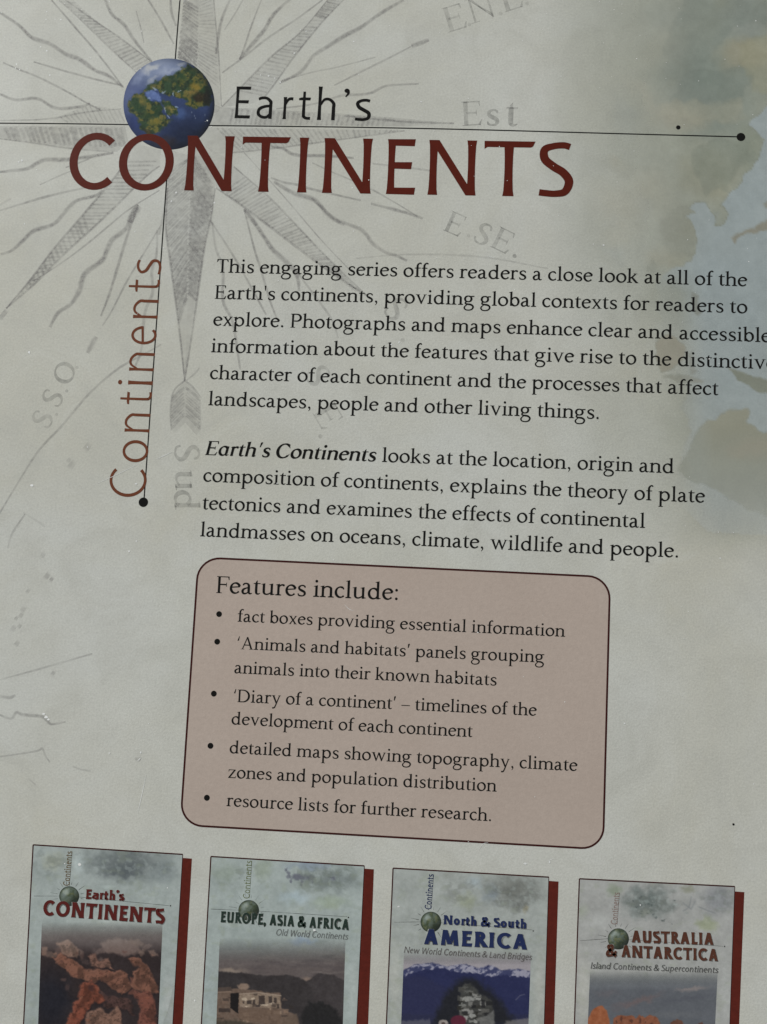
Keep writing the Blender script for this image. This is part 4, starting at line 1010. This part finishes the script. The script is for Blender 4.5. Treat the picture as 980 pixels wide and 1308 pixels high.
def ph1(c):
    c.C[:] = (44, 36, 37); c.blob(190, 900, 150, 240, (27, 27, 35), .95, .8, 30, 60, 1); c.mottle(7, 40, 2)
    c.fade_y(540, 660, (84, 72, 72), .8)
    c.poly([(440, 590), (520, 560), (620, 580), (660, 640), (560, 655), (470, 640)], (112, 94, 88), 10, .8, 14, 30, 3, 12, 20)
    c.poly([(690, 630), (720, 625), (745, 655), (710, 660)], (112, 92, 84), 6, .8, 6, 12, 4)
    R1, R2 = (110, 75, 62), (122, 97, 86)
    def rock(pts, col, soft, op, warp, ws, seed, vary=0, vs=20):
        P = np.array(pts, float); d = np.array(col, float)
        m0 = c.poly_mask(P + (7, 9), soft + 3, warp + 6, 34, seed); m1 = c.poly_mask(P, soft, warp + 6, 34, seed)
        c.lay(m0 * .8, (30, 24, 27))
        n_ = vnoise(c.X, c.Y, 34, seed + 30, 5); n2_ = vnoise(c.X + c.Y * .5, c.Y, 11, seed + 60, 3)
        lit = c.poly_mask(P + (11, 13), 14, warp + 6, 34, seed)
        c.lay(m1, d * .74); c.lay(m1 * (1 - lit) * .7, d * 1.22 + 8)
        c.lay(m1 * lit * np.clip((n_ - .38) * 5, 0, 1) * .9, d * 1.10); c.lay(m1 * np.clip((n2_ - .58) * 7, 0, 1) * .55, d * .5)
    for k in range(14):
        rg = random.Random(k + 70); x, y = rg.uniform(150, 740), rg.uniform(575, 700)
        c.blob(x, y, rg.uniform(22, 60), rg.uniform(14, 30), rg.choice([(96, 80, 76), (84, 66, 62), (106, 88, 80), (70, 58, 57)]), .7, .6, 14, 22, k + 5, rg.uniform(-30, 30), 10, 14)
    rock([(600, 770), (690, 800), (700, 900), (640, 880), (590, 850)], (92, 60, 52), 7, 1, 12, 22, 21)
    rock([(440, 840), (520, 870), (610, 880), (620, 960), (540, 930), (460, 920)], (70, 50, 47), 7, 1, 12, 22, 22)
    rock([(190, 665), (240, 640), (300, 690), (370, 722), (420, 722), (470, 735), (540, 728), (585, 760), (598, 830), (550, 862), (500, 825), (450, 780), (400, 792), (330, 782), (280, 750), (230, 705)], R1, 7, 1, 14, 22, 5, 14, 30)
    rock([(588, 672), (640, 664), (690, 715), (735, 790), (750, 850), (690, 855), (640, 832), (600, 805), (612, 740), (645, 722)], R1, 7, 1, 12, 22, 6, 14, 26)
    rock([(350, 800), (395, 788), (425, 822), (445, 858), (475, 890), (400, 910), (370, 950), (335, 1020), (255, 1030), (300, 920), (330, 862)], (110, 62, 48), 8, 1, 12, 22, 7, 14, 26)
    rock([(375, 955), (440, 930), (490, 958), (540, 915), (556, 1040), (370, 1040)], (112, 84, 72), 8, 1, 10, 22, 8, 16, 22)
    rock([(618, 858), (690, 845), (728, 885), (735, 1040), (635, 1040), (655, 930)], (104, 64, 54), 8, 1, 12, 22, 9, 14, 22)
    rock([(215, 590), (270, 578), (325, 622), (318, 672), (240, 640)], R2, 7, 1, 10, 18, 10, 14, 20)
    rock([(385, 652), (410, 640), (432, 682), (480, 668), (505, 722), (400, 712)], (108, 80, 70), 7, 1, 8, 18, 11, 12, 20)
    c.poly([(136, 610), (165, 612), (160, 655), (136, 655)], R2, 6, .8, 6, 12, 12); c.blob(250, 780, 22, 14, (74, 58, 56), .8, .7, 6, 10, 13); c.blob(270, 820, 18, 26, (66, 52, 52), .8, .7, 6, 10, 14)
    for i in range(40):
        rg = random.Random(i); x, y = rg.uniform(200, 740), rg.uniform(600, 1000)
        lm = (c.C[..., 0] > 85) * 1.0
        c.lay(c.blob_mask(x, y, rg.uniform(8, 26), rg.uniform(4, 12), .8, 8, 10, i) * lm * .45, rg.choice([(80, 48, 42), (140, 100, 82), (128, 80, 62), (60, 42, 42)]))
    c.blob(395, 825, 26, 24, (58, 36, 34), .85, .7, 8, 14, 60); c.blob(480, 850, 30, 26, (44, 34, 36), .7, .8, 8, 14, 61)
    c.poly([(100, 1040), (800, 1040), (800, 1400), (100, 1400)], (92, 58, 48), 30, 1, 20, 40, 15, 30, 40)
    up = np.clip((575 - c.Y) / 95, 0, 1); c.A = 1 - up ** 1.1
    c.lay(np.clip((650 - c.Y) / 130, 0, 1) * .8 * (.6 + .4 * vnoise(c.X, c.Y * 2, 60, 31)), (142, 138, 134)); c.mottle(6, 10, 16)
b, u = small_cover(Z1, (92, 78), (872, 128), (820, 1010), (42, 1010), (920, 150), (872, 1010), bg1, ((138, 470), (768, 470), (745, 1010), (118, 1010)), ph1, 'small printed cover with red rocks, leftmost along the foot of the page')
cover_set(b, u, 4.083, (280, 346, 52), ((95, 345), (800, 395)), (808, 396), ((281, 292), (296, 112), 33, 105), 't_ochre')
small_line('title_lettering', b, u, 4.083, [('Earth\u2019s', (366, 359), (568, 369), 50), ('CONTINENTS', (142, 444), (778, 490), 79)], 172, 't_red', halo=.8)

# --- second cover: hill village
Z2 = (250, 1070, 4.083)
def bg2(c):
    c.C[:] = (148, 157, 155); c.mottle(10, 110, 1)
    c.blob(720, 220, 220, 90, (112, 120, 120), .85, .9, 40, 50, 2); c.blob(600, 140, 200, 40, (122, 134, 150), .7, .9, 30, 40, 3)
    c.blob(160, 180, 110, 80, (132, 142, 132), .7, .9, 40, 40, 4); c.blob(350, 170, 60, 90, (140, 150, 136), .7, .9, 30, 40, 5)
    c.blob(520, 310, 120, 60, (160, 174, 180), .8, .9, 30, 40, 6); c.blob(700, 340, 140, 50, (140, 152, 136), .7, .9, 36, 40, 7)
    c.blob(260, 300, 60, 60, (166, 176, 174), .7, .9, 20, 30, 8); c.blob(560, 540, 110, 30, (138, 154, 172), .7, .9, 20, 30, 9)
    for x, y, a, bb in ((485, 195, 14, 26), (540, 205, 60, 22), (600, 210, 26, 24), (555, 235, 14, 22), (497, 225, 8, 20), (715, 215, 22, 14), (476, 168, 8, 16), (612, 228, 6, 18)): c.blob(x, y, a, bb, (92, 94, 106), .8, .6, 10, 12, int(x))
    c.blob(60, 800, 60, 240, (150, 160, 160), .8, .9, 20, 40, 10); c.blob(820, 800, 50, 260, (160, 168, 166), .8, .9, 20, 40, 11)
    c.mottle(9, 34, 17); c.mottle(8, 15, 12)
    lm_ = np.maximum(c.blob_mask(680, 210, 260, 110, .7, 40, 40, 92), .6 * c.blob_mask(230, 200, 150, 110, .7, 40, 40, 97))
    t1_ = vnoise(c.X, c.Y * 1.5, 46, 72, 5); t2_ = vnoise(c.X, c.Y, 20, 82, 4)
    c.lay(lm_ * np.clip((t1_ - .47) * 7, 0, 1) * .55, (100, 108, 104)); c.lay(lm_ * np.clip((t2_ - .56) * 8, 0, 1) * .35, (152, 162, 160)); c.lay(np.clip((t1_ - .6) * 6, 0, 1) * .22, (132, 140, 120))
def ph2(c):
    c.C[:] = (90, 82, 81); c.fade_y(470, 680, (128, 126, 126), .9); c.mottle(7, 70, 1)
    X, Y = c.X, c.Y
    c.lay(np.clip((vnoise(X, Y * 5, 150, 4, 5) - .48) * 8, 0, 1) * .4, (72, 66, 68)); c.lay(np.clip((vnoise(X, Y * 5, 130, 14, 5) - .58) * 8, 0, 1) * .35, (118, 110, 106))
    c.blob(180, 695, 120, 26, (138, 124, 112), .8, .9, 14, 30, 2); c.blob(580, 742, 70, 22, (132, 114, 102), .8, .9, 10, 20, 3)
    c.poly([(100, 692), (200, 704), (300, 710), (350, 722), (480, 714), (540, 730), (580, 750), (640, 708), (720, 716), (800, 760), (800, 1010), (100, 1010)], (50, 46, 47), 6, 1, 8, 26, 4, 8, 30)
    c.poly([(585, 752), (640, 712), (730, 722), (800, 770), (800, 930), (640, 900)], (60, 55, 56), 12, .8, 12, 26, 5, 10, 24)
    c.poly([(100, 800), (220, 788), (445, 812), (450, 890), (520, 925), (560, 1010), (100, 1010)], (98, 82, 72), 5, 1, 8, 18, 6, 14, 16)
    c.blob(250, 776, 38, 22, (124, 106, 94), 1, .4, 5, 12, 7, 0, 10, 12); c.poly([(110, 782), (185, 776), (190, 800), (110, 806)], (76, 64, 58), 3, .9, 4, 10, 8)
    c.poly([(226, 820), (330, 812), (440, 826), (445, 892), (350, 884), (232, 884)], (128, 112, 98), 4, 1, 6, 14, 9, 22, 12)
    for x, y, w_, h_ in ((345, 850, 16, 26), (390, 845, 10, 18), (415, 850, 8, 16), (280, 858, 12, 10), (305, 855, 6, 16), (325, 878, 10, 6), (250, 850, 5, 16), (430, 880, 6, 12), (385, 938, 5, 14), (372, 910, 8, 4), (150, 900, 30, 10)): c.poly([(x - w_, y - h_), (x + w_, y - h_), (x + w_, y + h_), (x - w_, y + h_)], (50, 42, 40), 3, .85, 3, 8, int(x))
    for x, y, w_, h_ in ((255, 842, 18, 12), (360, 872, 30, 5), (405, 866, 20, 8), (300, 840, 14, 8), (265, 880, 10, 5)): c.blob(x, y, w_, h_, (176, 160, 142), .9, .5, 3, 8, int(x))
    rg = random.Random(33)
    for k in range(34):
        x, y = rg.uniform(115, 520), rg.uniform(812, 985)
        if y < 800 + max(0, (x - 440)) * 1.2 or (178 < x < 230 and y < 920): continue
        w_, h_ = rg.uniform(4, 20), rg.uniform(3, 11); col = rg.choice([(148, 128, 110), (112, 92, 80), (60, 50, 46), (46, 40, 38), (128, 106, 90), (84, 70, 62)])
        c.poly([(x - w_, y - h_), (x + w_, y - h_ + 2), (x + w_, y + h_), (x - w_, y + h_)], col, 2.5, .7, 4, 8, k)
    c.stroke([(226, 816), (330, 808), (445, 824)], 5, (158, 142, 126), .8, 4); c.stroke([(112, 806), (185, 803)], 4, (140, 120, 106), .7, 4)
    c.poly([(183, 812), (226, 808), (222, 918), (180, 888)], (24, 21, 22), 3, 1, 3, 8, 10)
    c.poly([(225, 895), (440, 898), (440, 975), (225, 950)], (100, 82, 70), 5, .8, 5, 14, 11, 10, 12)
    c.poly([(560, 1010), (545, 940), (590, 860), (650, 850), (740, 900), (790, 1010)], (31, 30, 31), 12, .95, 18, 22, 12, 6, 14)
    c.poly([(440, 985), (480, 930), (530, 915), (545, 1010)], (92, 78, 68), 6, .8, 6, 14, 13)
    c.poly([(100, 950), (200, 945), (330, 975), (330, 1010), (100, 1010)], (58, 54, 46), 8, .8, 14, 20, 14)
    c.poly([(80, 1005), (820, 1005), (820, 1400), (80, 1400)], (62, 54, 48), 20, 1, 20, 30, 15, 20, 30)
    c.A = 1 - np.clip((655 - c.Y) / 135, 0, 1) ** .9; c.mottle(6, 9, 16)
b, u = small_cover(Z2, (80, 98), (880, 147), (840, 972), (30, 972), (930, 165), (900, 972), bg2, ((128, 470), (783, 490), (768, 972), (108, 972)), ph2, 'small printed cover with a hill village, second along the foot of the page')
cover_set(b, u, 4.083, (277, 379, 54), ((80, 372), (790, 412)), (797, 416), ((281, 318), (294, 120), 33, 92), 't_lime')
small_line('title_lettering', b, u, 4.083, [('EUROPE, ASIA & AFRICA', (130, 439), (798, 481), 56)], 172, 't_green', halo=.8)
small_line('subtitle_lettering', b, u, 4.083, [('Old World Continents', (417, 508), (792, 531), 33)], 84, 't_grey', shear=.2, halo=.35)

# --- third cover: mountain ruins
Z3 = (490, 1080, 4.083)
def bg3(c):
    c.C[:] = (149, 154, 151); c.mottle(9, 110, 1)
    c.blob(680, 230, 190, 120, (104, 106, 102), .85, .9, 46, 50, 2); c.blob(560, 250, 60, 80, (120, 130, 138), .7, .9, 30, 40, 3)
    c.blob(430, 290, 80, 60, (142, 148, 128), .75, .8, 26, 30, 4); c.blob(340, 160, 80, 40, (140, 144, 140), .7, .9, 30, 30, 5)
    c.blob(700, 310, 70, 50, (82, 84, 82), .6, .9, 36, 24, 6); c.blob(740, 330, 20, 34, (142, 134, 108), .6, .9, 12, 16, 7); c.blob(470, 190, 60, 50, (156, 168, 174), .7, .9, 26, 30, 8)
    c.blob(60, 700, 60, 300, (166, 168, 162), .8, .9, 20, 40, 9); c.blob(810, 760, 50, 300, (162, 164, 158), .8, .9, 20, 40, 10)
    for i in range(5): c.stroke([(800 + i * 7, 930), (812 + i * 4, 870 - i * 6)], 4, (128, 130, 126), .3, 4)
    c.mottle(9, 34, 17); c.mottle(8, 15, 12)
    lm_ = np.maximum(c.blob_mask(680, 240, 220, 130, .7, 40, 40, 93), .6 * c.blob_mask(400, 240, 150, 110, .7, 40, 40, 98))
    t1_ = vnoise(c.X, c.Y * 1.5, 46, 73, 5); t2_ = vnoise(c.X, c.Y, 20, 83, 4)
    c.lay(lm_ * np.clip((t1_ - .47) * 7, 0, 1) * .55, (96, 98, 96)); c.lay(lm_ * np.clip((t2_ - .56) * 8, 0, 1) * .35, (152, 162, 160)); c.lay(np.clip((t1_ - .6) * 6, 0, 1) * .22, (132, 140, 120))
def ph3(c):
    c.C[:] = (36, 40, 74); c.mottle(6, 60, 1)
    X, Y = c.X, c.Y
    c.lay(1 - c.poly_mask([(80, 665), (160, 622), (260, 612), (330, 632), (420, 618), (500, 640), (560, 625), (620, 652), (700, 645), (800, 665), (800, 1300), (80, 1300)], 6, 6, 14, 2), (146, 141, 146))
    snow = c.poly_mask([(80, 668), (160, 622), (260, 612), (330, 632), (420, 618), (500, 640), (560, 625), (620, 652), (700, 645), (800, 665), (800, 690), (640, 676), (540, 680), (480, 664), (380, 660), (300, 640), (200, 650), (110, 680)], 5, 10, 14, 3)
    c.lay(snow * np.clip((vnoise(X + .6 * Y, Y, 22, 5) - .42) * 6, 0, 1), (168, 164, 172))
    c.lay(snow * .35, (88, 92, 122))
    c.poly([(80, 690), (200, 680), (320, 735), (440, 800), (440, 940), (80, 940)], (40, 42, 70), 14, .7, 12, 30, 6)
    c.poly([(80, 880), (760, 880), (760, 940), (80, 940)], (38, 40, 62), 10, .6, 6, 20, 7)
    c.poly([(250, 940), (310, 800), (390, 700), (480, 690), (600, 800), (700, 940)], (28, 29, 34), 26, .95, 20, 24, 8, 5, 16)
    c.poly([(395, 905), (392, 850), (410, 810), (400, 760), (420, 722), (455, 715), (500, 770), (560, 800), (575, 850), (580, 945), (400, 945)], (62, 62, 60), 8, .9, 10, 14, 50, 14, 12)
    rg = random.Random(21)
    for k in range(46):
        x, y = rg.uniform(396, 572), rg.uniform(735, 925)
        if x < 396 + abs(y - 830) * .15 or x > 470 + (y - 735) * .62: continue
        w_, h_, v = rg.uniform(7, 24), rg.uniform(4, 13), rg.choice([150, 132, 116, 98, 84, 48, 40, 70])
        q_ = rg.uniform(-4, 4)
        c.poly([(x - w_, y - h_ + q_), (x + w_, y - h_ - q_), (x + w_ * .9, y + h_), (x - w_ * .95, y + h_ + q_)], (v, v - 1, v - 4), 3, .85, 5, 9, k)
    for x, y, a, bb, v in ((440, 800, 46, 16, 142), (462, 886, 24, 13, 152), (410, 832, 26, 10, 118), (445, 760, 30, 6, 96), (430, 738, 24, 5, 84)): c.blob(x, y, a, bb, (v, v, v - 3), .8, .4, 10, 10, int(x), 0, 22, 9)
    for x, y, w_, h_ in ((520, 825, 10, 22), (552, 822, 18, 10), (470, 840, 12, 8), (425, 870, 16, 6), (540, 880, 14, 9)): c.poly([(x - w_, y - h_), (x + w_, y - h_), (x + w_, y + h_), (x - w_, y + h_)], (30, 30, 32), 3, .85, 4, 8, int(x))
    c.poly([(505, 905), (575, 860), (580, 945), (500, 945)], (98, 98, 97), 6, .85, 6, 12, 51, 14, 10)
    c.blob(390, 915, 46, 34, (82, 32, 48), 1, .25); c.blob(312, 928, 30, 24, (140, 132, 128), 1, .3, 3, 8, 40, 0, 20, 10); c.blob(312, 928, 14, 10, (60, 48, 46), .8, .5)
    c.stroke([(690, 805), (712, 782), (735, 776)], 5, (96, 96, 112), .6, 4)
    c.poly([(640, 915), (760, 900), (770, 940), (620, 940)], (120, 116, 114), 8, .7, 6, 12, 41); c.poly([(80, 915), (240, 905), (250, 940), (80, 940)], (110, 108, 112), 8, .5, 8, 12, 42)
    c.poly([(70, 945), (800, 945), (800, 1300), (70, 1300)], (70, 62, 62), 10, 1, 14, 30, 43, 24, 30)
    c.A = 1 - np.clip((622 - c.Y) / 70, 0, 1) ** .9; c.mottle(5, 9, 16)
b, u = small_cover(Z3, (50, 118), (862, 165), (838, 931), (15, 931), (913, 188), (890, 931), bg3, ((108, 530), (770, 545), (756, 931), (92, 931)), ph3, 'small printed cover with blue mountains and grey ruins, third along the foot of the page')
cover_set(b, u, 4.083, (247, 399, 54), ((55, 400), (775, 440)), (781, 445), ((249, 334), (262, 150), 33, 112), 't_navy')
small_line('title_lettering', b, u, 4.083, [('North & South', (313, 410), (745, 433), 48), ('AMERICA', (211, 513), (748, 543), 80)], 172, 't_navy', halo=.8)
small_line('subtitle_lettering', b, u, 4.083, [('New World Continents & Land Bridges', (106, 558), (772, 597), 32)], 84, 't_lilac', shear=.2, halo=.35)

# --- fourth cover: orange domes
Z4 = (730, 1100, 3.92)
def bg4(c):
    c.C[:] = (152, 153, 151); c.mottle(9, 110, 1)
    c.blob(370, 200, 190, 100, (98, 106, 104), .9, .8, 46, 46, 2); c.blob(730, 190, 140, 110, (126, 128, 132), .8, .9, 40, 50, 3)
    c.blob(220, 140, 60, 50, (126, 136, 118), .7, .8, 26, 30, 4); c.blob(580, 140, 60, 26, (126, 128, 112), .7, .8, 20, 24, 5); c.blob(680, 315, 75, 45, (140, 146, 122), .8, .7, 24, 26, 6)
    c.blob(60, 250, 50, 50, (146, 152, 138), .6, .9, 20, 30, 7); c.blob(140, 300, 80, 60, (168, 170, 168), .6, .9, 26, 36, 8)
    for i in range(46):
        rg = random.Random(i + 400); x, y = rg.gauss(400, 70), rg.gauss(230, 42)
        c.blob(x, y, rg.uniform(4, 14), rg.uniform(3, 8), rg.choice([(150, 156, 154), (72, 80, 80), (132, 138, 136)]), .7, .7, 6, 8, i, rg.uniform(-60, 60))
    for a in (((560, 210), (600, 240), (620, 200)), ((640, 230), (690, 250), (720, 260)), ((600, 180), (590, 230), (560, 250))): c.stroke(a, 7, (118, 122, 124), .6, 5)
    c.blob(60, 650, 60, 300, (168, 168, 162), .8, .9, 20, 40, 9); c.blob(770, 640, 44, 280, (160, 162, 160), .8, .9, 20, 40, 10)
    c.mottle(9, 34, 17); c.mottle(8, 15, 12)
    lm_ = np.maximum(c.blob_mask(400, 200, 230, 120, .7, 40, 40, 94), .6 * c.blob_mask(720, 200, 150, 110, .7, 40, 40, 99))
    t1_ = vnoise(c.X, c.Y * 1.5, 46, 74, 5); t2_ = vnoise(c.X, c.Y, 20, 84, 4)
    c.lay(lm_ * np.clip((t1_ - .47) * 7, 0, 1) * .55, (96, 101, 98)); c.lay(lm_ * np.clip((t2_ - .56) * 8, 0, 1) * .35, (152, 162, 160)); c.lay(np.clip((t1_ - .6) * 6, 0, 1) * .22, (132, 140, 120))
def ph4(c):
    c.C[:] = (88, 91, 97); c.fade_y(545, 650, (132, 136, 137), .9); c.mottle(8, 70, 1)
    X, Y = c.X, c.Y
    c.blob(600, 640, 120, 16, (134, 124, 122), .7, .9, 12, 24, 2, -6); c.blob(330, 700, 180, 30, (104, 90, 90), .7, .9, 24, 30, 3, -16); c.blob(580, 690, 180, 22, (80, 82, 90), .7, .9, 20, 30, 4, -8)
    c.blob(180, 660, 90, 30, (96, 94, 98), .7, .9, 20, 30, 5); c.blob(520, 770, 200, 22, (98, 100, 104), .6, .9, 14, 24, 6)
    c.poly([(76, 840), (84, 790), (108, 742), (130, 726), (152, 724), (178, 748), (192, 800), (196, 850), (76, 850)], (140, 84, 56), 4, 1, 4, 14, 7, 14, 18)
    c.poly([(200, 850), (214, 780), (240, 768), (270, 775), (300, 770), (320, 790), (340, 766), (365, 782), (395, 768), (425, 778), (446, 810), (450, 850)], (122, 76, 56), 4, 1, 7, 12, 8, 18, 14)
    for x, y, a, bb in ((250, 790, 10, 20), (300, 800, 12, 14), (345, 800, 9, 20), (400, 815, 14, 8), (225, 806, 6, 12), (370, 806, 6, 10)): c.blob(x, y, a, bb, (70, 44, 38), .75, .7, 5, 8, int(x))
    c.poly([(480, 850), (500, 805), (530, 792), (556, 800), (566, 850)], (96, 66, 54), 4, 1, 5, 10, 9, 12, 12); c.poly([(630, 850), (636, 812), (655, 806), (672, 850)], (86, 62, 54), 4, 1, 4, 8, 10)
    c.poly([(70, 835), (760, 835), (760, 1300), (70, 1300)], (96, 62, 46), 8, 1, 10, 30, 11, 24, 30)
    c.A = 1 - np.clip((625 - c.Y) / 75, 0, 1) ** 1.2; c.mottle(5, 9, 16)
b, u = small_cover(Z4, (40, 88), (818, 127), (793, 815), (15, 815), (866, 155), (840, 815), bg4, ((94, 545), (732, 560), (720, 815), (82, 815)), ph4, 'small printed cover with orange rock domes, rightmost along the foot of the page')
cover_set(b, u, 3.92, (235, 389, 53), ((45, 398), (758, 426)), (767, 427), ((229, 318), (241, 158), 30, 92), 't_pale')
small_line('title_lettering', b, u, 3.92, [('AUSTRALIA', (302, 406), (711, 419), 60), ('& ANTARCTICA', (172, 476), (733, 500), 60)], 172, 't_rust', halo=.8)
small_line('subtitle_lettering', b, u, 3.92, [('Island Continents & Supercontinents', (96, 537), (733, 559), 31)], 88, 't_dark', shear=.2, halo=.35)

# ------------------------------------------------------------------ scratches in the laminate, dust on top; their glints are painted white
for pts, w in ((((187, 989), (183, 1008), (179, 1026), (176, 1039)), .75), (((199, 587), (210, 582), (221, 577)), .7), (((119, 620), (150, 606), (186, 588)), .5), (((620, 236 + 90), (632, 330)), .4), (((612, 1086), (617, 1078), (624, 1076)), .6), (((700, 1100), (708, 1096)), .6), (((440, 772), (446, 778), (452, 780)), .5), (((176, 972), (180, 968)), 1.2)):
    ink = Ink(0.037); P = catmull([(x, y, w) for x, y in pts], n=6); P[:, 2] *= np.sin(np.linspace(.25, math.pi - .25, len(P)))
    l, r = sides(P); ink.strip(M(l[:, 0], l[:, 1]), M(r[:, 0], r[:, 1])); ink.build('scratch', MAT['dust'], book)

ink = Ink(0.041); rg = random.Random(5)
spots = [(60, 15, 1.0), (59, 25, 1.0), (64, 96, 1.5), (20, 87, .9), (31.5, 286, 1.1), (274, 259, 1.7), (60, 65, 1.3), (52, 60, .8), (21, 82, 1.3), (25, 89, .9), (78, 25, 1.0), (140, 2, .9), (2, 16, 1.0), (28, 205, 1.6), (24, 207, 1.0), (225, 246, 1.4), (219, 257, 1.2), (333, 96, 1.2), (343, 97, 1.3), (336, 104, 1), (351, 100, .8), (384, 38, .8), (391, 40, .9), (376, 68, 1.2), (358, 105, 1.3),
         (37.5, 450, 2.2), (41, 620, 2.0), (174, 618, 1.2), (59, 916, 2.2), (56, 912, 1.4), (62, 919, 1.3), (180, 961, 1.6), (190, 924, .9), (140, 962, 1.0), (165, 704, 1.2), (771, 313, 1.1), (758, 312, .8), (450, 240, 1.5), (510, 437, 1.2), (500, 440, 1), (467, 602, .8), (798, 924, 1), (538, 130, .9), (452, 53, .9), (920, 713, .9), (270, 162, .9), (265, 154, 1.0), (120, 1140, .0), (102, 1104, 1.7), (83, 1103, .9), (214, 1134, .9), (402, 1188, 1.4), (249, 1278, 1.2), (509, 1158, 1.2), (671, 1103, 1.4), (702, 1101, 1.5), (818, 1156, 1.0), (112, 571, 1.0)]
for _ in range(260):
    x = rg.uniform(0, 980); y = rg.uniform(0, 1308) * (rg.random() ** .8 if x > 400 else rg.random() ** 2.0)
    spots.append((x, y, rg.choice([.35, .4, .45, .5, .6, .75])))
for x, y, r in spots:
    if r <= 0: continue
    c = pt(x, y); n = 7; a0 = rg.uniform(0, 6); st = rg.uniform(.6, 1.5)
    P = [(c[0] + r * .95 * MM_PX * rg.uniform(.7, 1.25) * math.cos(a0 + i * 2 * math.pi / n) * st, c[1] + r * .95 * MM_PX * rg.uniform(.7, 1.25) * math.sin(a0 + i * 2 * math.pi / n)) for i in range(n)]
    ink._add(P, [tuple(range(n))])
dust = ink.build('dust', MAT['dust'], None)
dust['kind'] = 'stuff'
